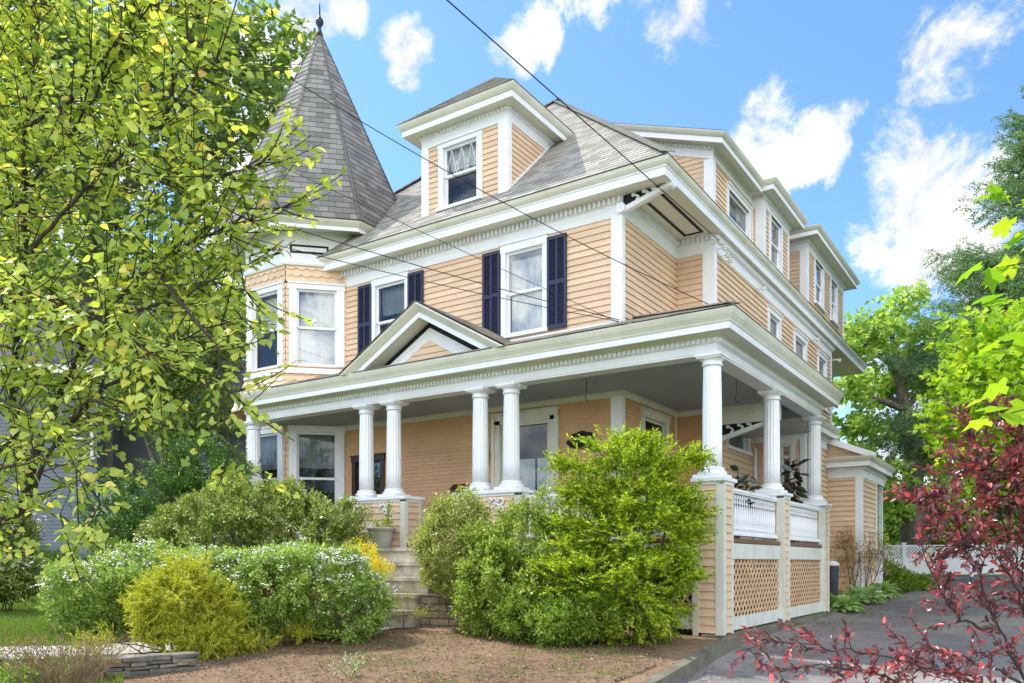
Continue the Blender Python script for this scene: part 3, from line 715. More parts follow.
mb.face([(-13.2, 3.4, 1.7), (-10.5, 3.4, 1.7), (-10.5, 3.4, 8.6), (-13.2, 3.4, 8.6)])
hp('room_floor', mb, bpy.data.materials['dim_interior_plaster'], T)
# ------------------------------------------------------------------ wraparound porch
PX0 = -11.40
PP = [(PX0, .15), (-.15, .15), (-.15, 6.95), (-1.9, 6.95)]
mb = MB()
sweep(mb, PP, [(-.30, 4.80), (0, 4.80), (0, 4.83), (.012, 4.83), (.012, 4.955), (.04, 4.965), (.04, 5.04), (.10, 5.092), (.30, 5.092), (.30, 5.075), (.32, 5.075), (.32, 5.175), (.335, 5.18), (.345, 5.21), (.39, 5.28), (.41, 5.33), (.42, 5.365), (.36, 5.38)],
      False, 0, [0, 0, 0, 0, 0, 0, 1, 1, 0, 0, 0, 2, 2, 2, 2, 2, 2])
sweep(mb, PP, [(-.30, 4.80), (-.30, 5.0)])
dentils(mb, PP, .04, .09, 4.972, 5.035, .038, .085, segs=(0, 1))
hp('porch_entablature', mb, [WHITE, SOFFIT, TRIM])
mb = MB()
zc = 4.85
courses(mb, (0, .3, zc), (1, 0, 0), (0, 1, 0), (0, 0, -1), 0, FY - .3, .09, lambda v: (PX0, -.3), (), .008); courses(mb, (0, FY, zc), (1, 0, 0), (0, 1, 0), (0, 0, -1), 0, NY - FY, .09, lambda v: (AX, -.3), (), .008); mb.face([(-1.85, NY, 4.47), (-.3, NY, 4.47), (-.3, 6.9, 4.47), (-1.85, 6.9, 4.47)])
hp('porch_ceiling', mb, CEIL)
mb = MB()
cp = [(-10.3, FY), (AX, FY), (AX, NY), (BX, NY)]
sweep(mb, cp, [(0, 4.74), (.03, 4.74), (.05, 4.82), (.09, 4.848)]); mb.box(WF, -1.82, -.45, NY - .06, NY + .10, 4.47, 4.849)
hp('ceiling_moulding', mb, TRIM)
bracket('porch_bracket', BX + .02, NY, 4.08, -.7, 4.40, 4.468)
# porch floor, skirt
mb = MB(); mb.box(WF, PX0 + .1, -.03, .03, FY - .06, 1.86, 1.93); mb.box(WF, AX + .04, -.03, FY - .059, NY - .06, 1.86, 1.93); mb.box(WF, BX + .04, -.03, NY - .059, 7.0, 1.86, 1.93)
hp('porch_floor', mb, FLOORM)
# porch roof
ps = .34; pc = 1 / math.sqrt(1 + ps * ps); pz = 5.375; pe = -.26; px1 = .26
mb = MB()
courses(mb, (0, pe, pz), (1, 0, 0), (0, pc, ps * pc), (0, -ps * pc, pc), 0, 2.4 / pc, .14, lambda v: (PX0 - .05, px1 - v * pc), (), .012, .012)
courses(mb, (px1, 0, pz), (0, 1, 0), (-pc, 0, ps * pc), (ps * pc, 0, pc), 0, 3.0 / pc, .14, lambda v: (pe + v * pc, 7.35), (), .012, .012)
p, q = Vector((px1, pe, pz + .03)), Vector((px1 - 3, pe + 3, pz + 3 * ps + .03))
for i in range(22): mb.bar(p.lerp(q, i / 22) + Z * .01, p.lerp(q, (i + 1.15) / 22), .24, .018)
hp('porch_roof', mb, PROOF)
mb = MB(); mb.box(WF, -9.9, AX + .05, FY - .07, FY - .036, 6.08, 6.20); mb.box(WF, AX + .034, AX + .07, FY - .07, NY, 6.0, 6.2); mb.box(WF, AX + .05, BX + .06, NY - .07, NY - .036, 5.95, 6.1); hp('base_trim', mb, WHITE)

# pediment over the steps
gx0, gx1, ga, gb, gy = -7.90, -3.84, 6.50, 5.36, -.27; gm = (gx0 + gx1) / 2 - .0
mb = MB()
def rake(mb, x0, z0, x1, z1, prof, mis):
    d = Vector((x1 - x0, 0, z1 - z0)).normalized(); n = Vector((-d.z, 0, d.x)); n = n if n.z > 0 else -n
    e = Vector((x1 - x0, 0, z1 - z0)).length
    for k in range(len(prof) - 1):
        (n0, y0_), (n1, y1_) = prof[k], prof[k + 1]
        # mitre at the apex: lines meet on x = x1
        f = lambda nn, yy, t: (Vector((x0, 0, z0)) + n * nn) + d * ((e - (nn * n.x) / d.x) if t else -n.z * nn / d.z) + Vector((0, yy, 0))
        mb.face([f(n0, y0_, 0), f(n0, y0_, 1), f(n1, y1_, 1), f(n1, y1_, 0)], mis[k])
prof = [(-.06, .30), (0, gy - .04), (-.02, gy - .06), (-.05, gy - .04), (-.10, gy + .0), (-.13, gy + .03), (-.14, gy + .05), (-.22, gy + .05), (-.22, gy + .08), (-.235, .02)]
prof = [(.0, .2), (.0, gy - .05), (-.025, gy - .06), (-.05, gy - .045), (-.10, gy + .0), (-.135, gy + .03), (-.14, gy + .05), (-.235, gy + .05), (-.235, .13)]
for (xa, xb) in ((gx0, gm), (gx1, gm)): rake(mb, xa, gb, xb, ga, prof, [2, 2, 2, 2, 2, 2, 0, 1])
hp('pediment', mb, [WHITE, SOFFIT, TRIM]); PD = bpy.data.objects['pediment']
sl = (ga - gb) / (gm - gx0)
def tri(ins, y, mi, m):
    k = ins * math.sqrt(1 + sl * sl); m.face([(gx0 + k / sl, y, gb), (gx1 - k / sl, y, gb), (gm, y, ga - k)], mi)
m = MB(); tri(.22, .13, 0, m); hp('black_line', m, BLACK, PD)
m = MB(); k = .345 * math.sqrt(1 + sl * sl); pts = [(gx0 + k / sl, .10, gb), (gx1 - k / sl, .10, gb), (gm, .10, ga - k)]; m.prism(pts, (0, .025, 0)); hp('tympanum_board', m, WHITE, PD)
m = MB(); k = .56 * math.sqrt(1 + sl * sl)
courses(m, (0, .08, 0), (1, 0, 0), Z, (0, -1, 0), gb - .02, ga - k, .13, lambda v: (min(gm, gx0 + (k + v - gb) / sl), max(gm, gx1 - (k + v - gb) / sl)), (), .022)
hp('tympanum', m, PEACH, PD)
m = MB()
for (xa, s_) in ((gx0, 1), (gx1, -1)):
    U = Vector((0, 1, 0)) if s_ < 0 else Vector((0, -1, 0)); d = Vector((gm - xa, 0, ga - gb)); Ls = d.length; V = d.normalized(); Nn = U.cross(V)
    O = Vector((xa, 0, gb + .015)); rg = (lambda v: (gy - .07, 2.0)) if s_ < 0 else (lambda v: (-2.0, -(gy - .07)))
    courses(m, O, U, V, Nn, 0, Ls, .14, rg, (), .012, .012)
hp('pediment_roof', m, PROOF, PD)

# columns
def col_mesh():
    mb = MB(); r0, r1, z1 = .155, .138, 1.94
    prof = [(.155, .16), (.154, .5), (.152, .9), (.148, 1.3), (.141, 1.66), (.138, 1.78)]
    mb.lathe(prof, 64, flute=.016, fz=(0, 3))
    return mb
def cap_mesh():
    mb = MB(); mb.lathe([(.150, 1.76), (.162, 1.77), (.162, 1.79), (.150, 1.80), (.150, 1.835), (.19, 1.87), (.205, 1.895)], 32); mb.box(WF, -.215, .215, -.215, .215, 1.895, 1.938); mb.box(WF, -.19, .19, -.19, .19, 1.87, 1.896); return mb
def base_mesh():
    mb = MB(); mb.box(WF, -.235, .235, -.235, .235, 0, .055); mb.lathe([(.225, .055), (.232, .08), (.22, .105), (.19, .115), (.188, .13), (.198, .145), (.185, .165), (.172, .17)], 32); return mb
cm, km, bm_ = col_mesh(), cap_mesh(), base_mesh()
first = None
cols = [(-11.25, .24), (-7.68, .24), (-6.92, .24), (-4.75, .24), (-4.05, .24), (-.25, .24), (-.25, 3.48), (-.25, 6.78)]
for i, (x, y) in enumerate(cols):
    if first is None:
        c = hp('column', cm, WHITE, None, None, True); k = hp('capital', km, WHITE, c); b = hp('column_base', bm_, WHITE, c)
        first = (c, k, b)
        k.location = b.location = (0, 0, 0)
    else:
        c, k, b = [o.copy() for o in first]
        for o in (c, k, b): COL.objects.link(o)
        c.parent = house; k.parent = c; b.parent = c
    c.location = Vector((x, y, 2.86)) - house.location

# pedestals
def pedestal(x0, x1, y0, y1, z0=.42, fret=False):
    mb = MB(); ztop = 2.78
    courses(mb, (x0, y0, 0), (1, 0, 0), Z, (0, -1, 0), z0, ztop, CH, lambda v: (0, x1 - x0)); courses(mb, (x1, y0, 0), (0, 1, 0), Z, (1, 0, 0), z0, ztop, CH, lambda v: (0, y1 - y0))
    mb.face([(x0, y0, z0), (x0, y1, z0), (x0, y1, ztop), (x0, y0, ztop)]); mb.face([(x0, y1, z0), (x1, y1, z0), (x1, y1, ztop), (x0, y1, ztop)])
    p = hp('pedestal', mb, PEACH)
    m = MB(); m.box(WF, x1 - .10, x1 + .03, y0 - .03, y0, z0 - .06, ztop); m.box(WF, x1 + .001, x1 + .032, y0 + .001, y0 + .07, z0 - .06, ztop); hp('corner_board', m, BASEW, p); m = MB(); m.box(WF, x1 + .001, x1 + .028, y1 - .05, y1 + .02, z0 - .06, ztop); hp('corner_board', m, BASEW, p); m = MB(); m.box(WF, x0 - .05, x0 + .04, y0 - .028, y0 + .0, z0 - .06, ztop); hp('corner_board', m, BASEW, p)
    m = MB(); P4 = [(x0, y0), (x1, y0), (x1, y1), (x0, y1)]
    sweep(m, P4, [(0, ztop - .04), (.03, ztop - .03), (.03, ztop), (.07, ztop + .02), (.07, ztop + .07), (.03, ztop + .082), (-.19, ztop + .082)], True); hp('pedestal_cap', m, WHITE, p)
    if fret:
        m = MB(); fr = frame((0, y0 - .04, 0), 0)
        for (xc, s_) in ((x0 + .06, 1), (x1 - .30, -1), ((x0 + x1) / 2 - .1, 0)):
            if s_: 
                for (du, dz, r) in ((.10, -.09, .06), (.24, -.07, .045), (.09, -.22, .045), (.19, -.17, .04), (.34, -.05, .03), (.07, -.33, .03)):
                    pts = [fr(xc + s_ * (du + r * math.cos(t * PI / 6)), .0, ztop - .05 + dz + r * math.sin(t * PI / 6)) for t in range(11)]; m.tube(pts, .017, 5)
            else:
                for t in range(7):
                    a = PI * t / 6; m.tube([fr(xc, 0, 2.16), fr(xc + .12 * math.cos(a), 0, 2.16 + .15 * math.sin(a) + .02)], [.012, .03], 5)
        hp('fretwork', m, WHITE, p)
    return p
for (a, b, c, d, f) in ((-.42, 0, 0, .42, 0), (-.42, 0, 3.30, 3.72, 0), (-.42, 0, 6.58, 7.0, 0), (-7.86, -6.42, 0, .46, 1), (-5.12, -3.70, 0, .46, 1), (-11.4, -11.0, 0, .42, 0)): pedestal(a, b, c, d, .45, f)

# railings with turned balusters
def turned():
    mb = MB(); mb.lathe([(.022, 0), (.022, .07), (.014, .09), (.026, .15), (.030, .22), (.024, .32), (.015, .42), (.013, .45), (.024, .47), (.013, .49), (.013, .52), (.022, .55), (.022, .60)], 8); return mb
bal0 = None
def railing(ax, pos, a, b):
    global bal0
    fr = (lambda u, n, z: Vector((u, pos - n, z))) if ax == 'x' else (lambda u, n, z: Vector((pos + n, u, z)))
    mb = MB(); mb.box(fr, a, b, -.05, .05, 2.67, 2.70); mb.box(fr, a, b, -.065, .065, 2.70, 2.745); mb.box(fr, a, b, -.045, .045, 2.02, 2.06); mb.box(fr, a, b, -.06, .06, 1.985, 2.02)
    n = int((b - a) / .12)
    for i in range(n):
        u = a + (i + .5) * (b - a) / n
        for (dz, r) in ((2.12, .03), (2.16, .022)): mb.tube([fr(u + (b - a) / n / 2, -.012, dz), fr(u + (b - a) / n / 2, .012, dz)], r, 7)
    mb.box(fr, a, b, -.008, .008, 2.485, 2.50, 1)
    Rl = hp('railing', mb, [WHITE, IRON])
    for i in range(n):
        u = a + (i + .5) * (b - a) / n; P = fr(u, 0, 2.06)
        if bal0 is None: o = hp('baluster', turned(), WHITE, Rl, None, True); bal0 = o
        else: o = bal0.copy(); COL.objects.link(o); o.parent = Rl
        o.location = P - world_loc(Rl)
railing('y', -.14, .44, 3.28); railing('y', -.14, 3.74, 6.56); railing('x', .16, -3.66, -.44); railing('x', .16, -10.95, -7.9)

# skirt boards and lattice
def lattice(ax, pos, a, b, z0, z1, sp=.175, w=.045):
    fr = (lambda u, n, z: Vector((u, pos - n, z))) if ax == 'x' else (lambda u, n, z: Vector((pos + n, u, z)))
    mb = MB(); Wd, H = b - a, z1 - z0
    nv = (fr(0, 1, 0) - fr(0, 0, 0))
    for layer, sgn in ((0, 1), (1, -1)):
        c = -H
        while c < Wd + H:
            u0, u1 = max(0, c), min(Wd, c + H)   # line u = c + t (t = z or H - z)
            if u1 - u0 > .03:
                t0, t1 = u0 - c, u1 - c; za, zb = (z0 + t0, z0 + t1) if sgn > 0 else (z1 - t0, z1 - t1)
                mb.bar(fr(a + u0, -.012 - .009 * layer, za), fr(a + u1, -.012 - .009 * layer, zb), w, .008, nv)
            c += sp
    lt = hp('lattice_panel', mb, TAN)
    m = MB(); m.box(fr, a - .02, b + .02, -.03, .02, z1 - .02, 1.85); m.box(fr, a - .02, b + .02, -.032, .022, z0 - .2, z0 + .01)
    for (p, q) in ((a - .02, a + .05), (b - .05, b + .02)): m.box(fr, p, q, -.031, .018, z0 + .01, z1 - .02)
    hp('skirt_board', m, BASEW, lt)
lattice('y', -.05, .44, 3.28, .66, 1.62); lattice('y', -.05, 3.74, 6.56, .66, 1.62); lattice('x', .05, -3.66, -.46, .70, 1.62); lattice('x', .05, -10.95, -7.9, .70, 1.62)

# ---- bay at the end of the porch and the rear wing
bx, by = -.68, 7.65
wall('bay_front_wall', (BX, by), 0, bx - BX, .5, 4.5, [(-1.22 - BX, -.98 - BX, 2.3, 4.35)])
wall('bay_side_wall', (bx, by), PI / 2, 2.4, .5, 4.5)
window((-1.10, by, 2.3), 0, .24, 2.05, .10, .12, GLASS, None, split=.86)
mb = MB(); mb.box(WF, bx - .09, bx + .03, by - .032, by, .5, 4.5); mb.box(WF, bx + .001, bx + .03, by + .001, by + .1, .5, 4.5); hp('corner_board', mb, WHITE)
hp('bay_cornice', cornice([(BX, by), (bx, by), (bx, 10.0)], 4.95, .34), [WHITE, SOFFIT, TRIM])
mb = MB(); mb.face([(BX, by - .3, 4.95), (bx + .3, by - .3, 4.95), (bx - .5, by + .7, 5.4), (BX, by + .7, 5.4)]); mb.face([(bx + .3, by - .3, 4.95), (bx + .3, 10, 4.95), (bx - .5, 10, 5.4), (bx - .5, by + .7, 5.4)]); hp('bay_roof', mb, PROOF)
ex, ey, ez = .14, 10.0, 4.22
wall('wing_front_wall', (BX, ey), 0, ex - BX, .4, 3.8)
wall('wing_side_wall', (ex, ey), PI / 2, 2.1, .4, 3.8)
mb = MB(); mb.box(WF, ex - .13, ex + .03, ey - .034, ey, .5, 3.74); mb.box(WF, ex + .001, ex + .034, ey + .001, ey + .12, .5, 3.74); hp('corner_board', mb, WHITE)
for (a, b, c, d, h, nm) in ((ex + .001, ex + .034, ey + 2.0, ey + 2.12, 3.74, 'corner_board'), (ex - .9, ex - .8, ey + 3.1, ey + 3.2, 3.74, 'post'), (ex - .1, ex, ey + 3.1, ey + 3.2, 3.74, 'post'), (ex - .06, ex - .02, ey + 2.12, ey + 3.1, 1.6, 'apron')): mb = MB(); mb.box(WF, a, b, c, d, .5, h); hp(nm, mb, WHITE)
hp('wing_cornice', cornice([(BX, ey), (ex, ey), (ex, ey + 3.3)], ez, .34), [WHITE, SOFFIT, TRIM])
mb = MB(); s4 = .42
courses(mb, (ex + .34, 0, ez), (0, 1, 0), (-1 / math.hypot(1, s4), 0, s4 / math.hypot(1, s4)), (s4 / math.hypot(1, s4), 0, 1 / math.hypot(1, s4)), 0, 2.2, .14, lambda v: (ey - .02, ey + 3.6), (), .012)
hp('wing_roof', mb, PROOF)
mb = MB(); courses(mb, (0, ey - .01, 0), (1, 0, 0), Z, (0, -1, 0), ez, ez + 1.1, CH, lambda v: (BX, max(BX, ex + .25 - (v - ez) / s4)))
hp('wing_gable', mb, PEACH)
mb = MB(); mb.bar((ex + .36, ey - .1, ez + .0), (BX, ey - .1, ez + (ex + .36 - BX) * s4), .16, .15); hp('raking_board', mb, WHITE)
# downpipe at the notch
mb = MB(); mb.tube([(BX + .06, 7.5, 1.2), (BX + .06, 7.5, 4.3)], .04, 8); hp('downpipe', mb, WHITE)

# concrete footing wall along the porch
mb = MB(); mb.box(WF, -.3, .16, -.12, 7.3, .0, .43); hp('footing_wall', mb, CONC)

# ---- things fixed to or standing on the porch
def simple(name, mb, mats, loc, label, cat, group=None, smooth=False):
    o = mb.build(name, mats, None, smooth); me = o.data; lo = Vector(loc)
    for v in me.vertices: v.co -= lo
    o.location = lo; return tag(o, label, cat, group)

# stone steps
st = empty('stone_steps', (-5.9, -1, .5), 'wide weathered stone steps leading up to the porch', 'steps')
sx0, sx1 = -7.15, -4.78
for i, (zt, yf) in enumerate(((1.82, -.6), (1.55, -.95), (1.28, -1.28), (1.0, -1.62), (.73, -1.97))):
    yb = -.02 if i == 0 else (-.6, -.95, -1.28, -1.62)[i - 1] + .06
    m = MB(); m.box(WF, sx0, sx1, yf, yb, zt - .065, zt); m.build('tread', STONE, st)
    m = MB(); m.box(WF, sx0 + .03, sx1 - .03, yf + .05, yb + (.0 if i == 0 else .02), zt - .275, zt - .067); m.build('riser', STONE, st)
m = MB(); m.box(WF, sx0 + .02, sx1 - .035, -1.7, -.03, .2, .72); m.box(WF, sx0 + .02, sx1 - .04, -1.02, -.03, .70, 1.24); m.build('base_block', STONE, st)
# block wall beside the steps
m = MB()
pts = [(-4.74, -1.50), (-4.2, -1.42), (-3.7, -1.25), (-3.2, -.95), (-2.9, -.6)]
for (a, b), (c, d) in zip(pts, pts[1:]):
    L0 = math.hypot(c - a, d - b); fr = frame((a, b, 0), math.atan2(d - b, c - a)); m.box(fr, 0, L0 + .01, -.22, 0, .2, 1.0); 
simple('block_wall', m, BLOCK, (-4, -1.2, .4), 'low buff block retaining wall right of the stone steps', 'wall')
# urn planter
ux, uy, uz = -6.75, -.32, 1.82
up = empty('urn_planter', (ux, uy, uz), 'round cast stone planter on the top step below the columns', 'planter')
m = MB(); m.lathe([(.17, 0), (.185, .02), (.20, .12), (.235, .28), (.25, .34), (.29, .36), (.295, .40), (.27, .41), (.25, .38), (.2, .36)], 32, (ux, uy, uz)); m.build('bowl', URN, up, True)
m = MB(); m.lathe([(.01, .0), (.245, .001)], 24, (ux, uy, uz + .37)); m.build('soil', MULCH, up)
# plaque
m = MB(); P = []
for i in range(48):
    a = 2 * PI * i / 48; r = 1 + .10 * abs(math.cos(a * 4)); P.append((-3.55 + .32 * r * math.cos(a), FY - .05, 3.93 + (.20 if math.sin(a) > 0 else .12) * r * math.sin(a)))
m.prism(P, (0, .03, 0)); simple('wall_plaque', m, BLACK, (-3.55, FY, 3.93), 'black scalloped plaque on the porch wall right of the door', 'plaque')
# mailbox, lantern
m = MB(); m.box(WF, -6.75, -6.45, FY - .16, FY - .03, 3.0, 3.14); m.prism([(-6.78, FY - .18, 3.14), (-6.42, FY - .18, 3.14), (-6.42, FY - .04, 3.24), (-6.78, FY - .04, 3.24)], (0, .01, .02)); m.box(WF, -6.74, -6.46, FY - .10, FY - .03, 2.85, 2.9)
simple('wall_mailbox', m, DARKW, (-6.6, FY, 3), 'dark brown mailbox on the porch wall left of the door', 'mailbox')
m = MB(); m.box(WF, -5.93, -5.85, FY - .05, FY - .03, 3.75, 4.0); m.bar((-5.89, FY - .04, 3.95), (-5.89, FY - .16, 3.98), .02, .02); m.lathe([(.02, .14), (.06, .1), (.06, .08), (.05, -.1), (.03, -.14)], 6, (-5.89, FY - .16, 3.86))
simple('wall_lantern', m, IRON, (-5.89, FY, 3.8), 'black lantern on the porch wall beside the front door', 'lantern')
for (x, y, lab) in ((-2.75, .7, 'thin wire hook hanging from the porch ceiling over the yew'), (-.55, 2.3, 'thin wire hook hanging from the ceiling between the side columns'), (-8.6, 1.0, 'thin wire hook hanging from the ceiling near the tower')):
    m = MB(); m.tube([(x, y, 4.85), (x + .01, y, 4.62), (x - .01, y, 4.5), (x + .02, y, 4.42), (x + .05, y, 4.46)], .007, 5)
    simple('ceiling_hook', m, IRON, (x, y, 4.85), lab, 'hook', 'hooks in the porch ceiling')
# insulators and lamps on the side eave
m = MB()
for (dx, dy, dz) in ((.06, -.05, 8.38), (.1, .12, 8.3), (.1, .3, 8.2), (.12, .42, 8.12)):
    p = Vector((BX + .1 + dx, NY + dy, dz)); m.lathe([(.03, -.06), (.055, -.05), (.03, -.02), (.055, 0), (.03, .03), (.05, .05), (.02, .07)], 10, p); m.bar(p - Vector((.22, 0, 0)), p, .02, .02)
simple('insulator_rack', m, PORC, (BX + .1, NY + .1, 8.3), 'cluster of white porcelain insulators at the house corner', 'insulators')
for (y, lab) in ((7.6, 'white spotlight under the side eave near the corner'), (13.0, 'white spotlight under the side eave above the middle windows'), (15.95, 'white spotlight at the far end of the side eave')):
    m = MB(); m.bar((BX + .02, y, 8.2), (BX + .17, y, 8.2), .04, .04); m.lathe([(.025, 0), (.04, .03), (.065, .11), (.06, .12)], 14, (0, 0, 0))
    M_ = Matrix.Translation((BX + .16, y, 8.19)) @ Matrix.Rotation(1.9, 4, Vector((.3, 1, 0))); k0 = len(m.v) - 14 * 4
    for i in range(k0, len(m.v)): m.v[i] = tuple(M_ @ Vector(m.v[i]))
    simple('eave_spotlight', m, PORC, (BX, y, 8.2), lab, 'spotlight', 'spotlights under the eave')
# overhead cables
def cable(p, q, sag, rad, label, n=24, extra=None):
    P = []
    for i in range(n + 1):
        t = i / n; v = Vector(p).lerp(Vector(q), t); v.z -= sag * 4 * t * (1 - t); P.append(v)
    m = MB(); m.tube(P, rad, 6); simple('overhead_cable', m, CABLE, p, label, 'cable', 'overhead service cables')
def ext(p, q, f): p = Vector(p); return p + (Vector(q) - p) * f
hk = Vector((BX + .14, NY - .06, 8.40))
cable(hk, ext(hk, at(447, 0, 10.2), 1.7), -.0, .009, 'thick cable from the roof corner insulators crossing above the front dormer')
c1 = Vector((-2.72, FY - .06, 6.2))
cable(c1, ext(c1, at(276, 217, 15.0), 1.6), .12, .008, 'upper of the two close cables running to the house corner')
cable(c1 + Vector((0, 0, -.03)), ext(c1, at(268, 234, 15.0), 1.6), .16, .007, 'lower of the two close cables running to the house corner')
cable(c1 + Vector((0, 0, -.05)), ext(c1, at(360, 199, 15.0), 2.2), .05, .0055, 'thin cable passing the second floor window with shutters')
c2 = at(708, 304, 13.7)
cable(c2, ext(c2, at(310, 70, 13.0), 1.6), .35, .007, 'cable crossing the tower roof and front dormer down to the porch roof')
# ------------------------------------------------------------------ foliage toolkit
SH = {
 'oval': ([(0, 0, 0), (.48, .5, .10), (1, 0, -.06), (.48, -.5, .10)], [(0, 2, 1), (0, 3, 2)]),
 'lance': ([(0, 0, 0), (.4, .5, .05), (1, 0, -.10), (.4, -.5, .05)], [(0, 2, 1), (0, 3, 2)]),
 'heart': ([(0, 0, 0), (-.10, .22, .02), (.08, .48, .07), (.40, .50, .09), (.75, .24, .03), (1.02, 0, -.10), (.75, -.24, .03), (.40, -.50, .09), (.08, -.48, .07), (-.10, -.22, .02), (.45, 0, 0)],
           [(0, 10, 2, 1), (10, 4, 3, 2), (10, 5, 4), (0, 9, 8, 10), (10, 8, 7, 6), (10, 6, 5)]),
 'blade6': ([(0, 0, 0), (.25, .42, .05), (.62, .40, .06), (1, 0, -.12), (.62, -.40, .06), (.25, -.42, .05)], [(0, 3, 2, 1), (0, 5, 4, 3)]),
 'maple': ([(0, 0, 0), (-.12, .30, .03), (.02, .62, .0), (.22, .34, .05), (.52, .60, -.02), (.62, .20, .05), (1.0, 0, -.12), (.62, -.20, .05), (.52, -.60, -.02), (.22, -.34, .05), (.02, -.62, 0), (-.12, -.30, .03), (.3, 0, .0)],
           [(12, 0, 1, 2), (12, 2, 3), (12, 3, 4), (12, 4, 5), (12, 5, 6), (12, 6, 7), (12, 7, 8), (12, 8, 9), (12, 9, 10), (12, 10, 11, 0)]),
}
def unit(a): return a / np.maximum(np.linalg.norm(a, axis=-1, keepdims=True), 1e-9)

def leaf_obj(name, pos, axis, nrm, ln, wd, shape, mat, parent, kind=None):
    vs, fs = SH[shape]; vs = np.array(vs, float); n = len(pos); k = len(vs)
    x = unit(axis); y = unit(np.cross(nrm, x)); z = np.cross(x, y)
    ln = np.broadcast_to(np.asarray(ln, float), (n,))[:, None, None]; wd = np.broadcast_to(np.asarray(wd, float), (n,))[:, None, None]
    co = pos[:, None, :] + x[:, None, :] * vs[None, :, 0:1] * ln + y[:, None, :] * vs[None, :, 1:2] * wd + z[:, None, :] * vs[None, :, 2:3] * ln
    me = bpy.data.meshes.new(name); me.vertices.add(n * k); me.vertices.foreach_set('co', co.astype(np.float32).ravel())
    lv = np.concatenate([np.array(f) for f in fs]); sizes = np.array([len(f) for f in fs])
    loops = (np.arange(n)[:, None] * k + lv[None, :]).ravel().astype(np.int32)
    tot = np.tile(sizes, n).astype(np.int32); start = np.concatenate([[0], np.cumsum(tot)[:-1]]).astype(np.int32)
    me.loops.add(len(loops)); me.loops.foreach_set('vertex_index', loops)
    me.polygons.add(len(tot)); me.polygons.foreach_set('loop_start', start); me.polygons.foreach_set('loop_total', tot)
    me.materials.append(mat); me.update(calc_edges=True); me.validate()
    o = bpy.data.objects.new(name, me); COL.objects.link(o)
    if parent: setp(o, parent)
    if kind: o['kind'] = kind
    return o

def sprig(anch, dirs, L_, m, ang=1.0, up=.3, jit=.02, flat=0., start=.15, droop=0.):
    """m leaves alternating along each twig; returns pos, axis, normal"""
    n = len(anch); dirs = unit(dirs)
    ref = unit(NR.normal(size=(n, 3))); a = unit(np.cross(dirs, ref)); 
    if flat:  # two-ranked sprays: keep the spray plane near horizontal
        h = unit(np.cross(dirs, np.array([0, 0, 1.]) + NR.normal(size=(n, 3)) * .25)); a = unit(a * (1 - flat) + h * flat)
    b = np.cross(dirs, a); L_ = np.broadcast_to(np.asarray(L_, float), (n,))
    P, A, Q = [], [], []; ph = NR.uniform(0, 6.28, n)
    for j in range(m):
        t = start + (1 - start) * (j + NR.uniform(0, 1, n)) / m
        if flat: th = np.where(np.full(n, j % 2 == 0), 0, PI) + NR.normal(size=n) * .35
        else: th = ph + j * 2.4 + NR.normal(size=n) * .3
        rad = a * np.cos(th)[:, None] + b * np.sin(th)[:, None]
        last = (j == m - 1)
        an = NR.normal(ang, .22, n) * (.3 if last else 1)
        ax = dirs * np.cos(an)[:, None] + rad * np.sin(an)[:, None]; ax[:, 2] += up * .5 - droop
        nm = np.array([0, 0, 1.]) * (.5 + up) + dirs * .35 + NR.normal(size=(n, 3)) * .42
        P.append(anch + dirs * (t * L_)[:, None] + NR.normal(size=(n, 3)) * jit); A.append(ax); Q.append(nm)
    return np.concatenate(P), np.concatenate(A), np.concatenate(Q)

def clump_pts(clumps, n, lo=.55, lump=.18):
    """points in the outer part of a union of ellipsoids, with lumpy radii; returns pos, outward"""
    C = np.array([c[:3] for c in clumps], float); Rr = np.array([c[3:6] for c in clumps], float)
    w = (Rr[:, 0] * Rr[:, 1] + Rr[:, 0] * Rr[:, 2] + Rr[:, 1] * Rr[:, 2]); w = w / w.sum(); out = []; nn = []
    got = 0
    while got < n:
        k = NR.choice(len(C), size=n * 2, p=w); d = unit(NR.normal(size=(n * 2, 3)))
        lum = 1 + lump * (np.sin(d[:, 0] * 5.1 + C[k, 0] * 3 + 1) + np.sin(d[:, 1] * 6.3 + C[k, 1] * 5) + np.sin(d[:, 2] * 5.7 + k * 1.7)) / 2
        r = (lo + (1 - lo) * NR.uniform(0, 1, n * 2) ** .6) * lum
        p = C[k] + d * Rr[k] * r[:, None]; o = unit(d / Rr[k])
        dd = (((p[:, None, :] - C[None]) / Rr[None]) ** 2).sum(-1); dd[np.arange(len(k)), k] = 9
        keep = dd.min(1) > .45
        out.append(p[keep]); nn.append(o[keep]); got += keep.sum()
    p = np.concatenate(out)[:n]; o = np.concatenate(nn)[:n]; return p, o

def above_ground(p, o, e=.03):
    g = np.array([ground_z(a, b) for a, b in p[:, :2]]) + e; k = p[:, 2] > g; return p[k], o[k]

def CL(px, py, d, rpx, rz=None, depth=1.0, dz=0):
    """clump at a surveyed place; rpx: half width in photo pixels at that distance"""
    c = at(px, py, d); r = rpx / FOC * d; return (c.x, c.y, c.z + dz, r * depth, r * depth, (rz / FOC * d) if rz else r)

def root_of(clumps):
    x = sum(c[0] for c in clumps) / len(clumps); y = sum(c[1] for c in clumps) / len(clumps); return Vector((x, y, ground_z(x, y)))

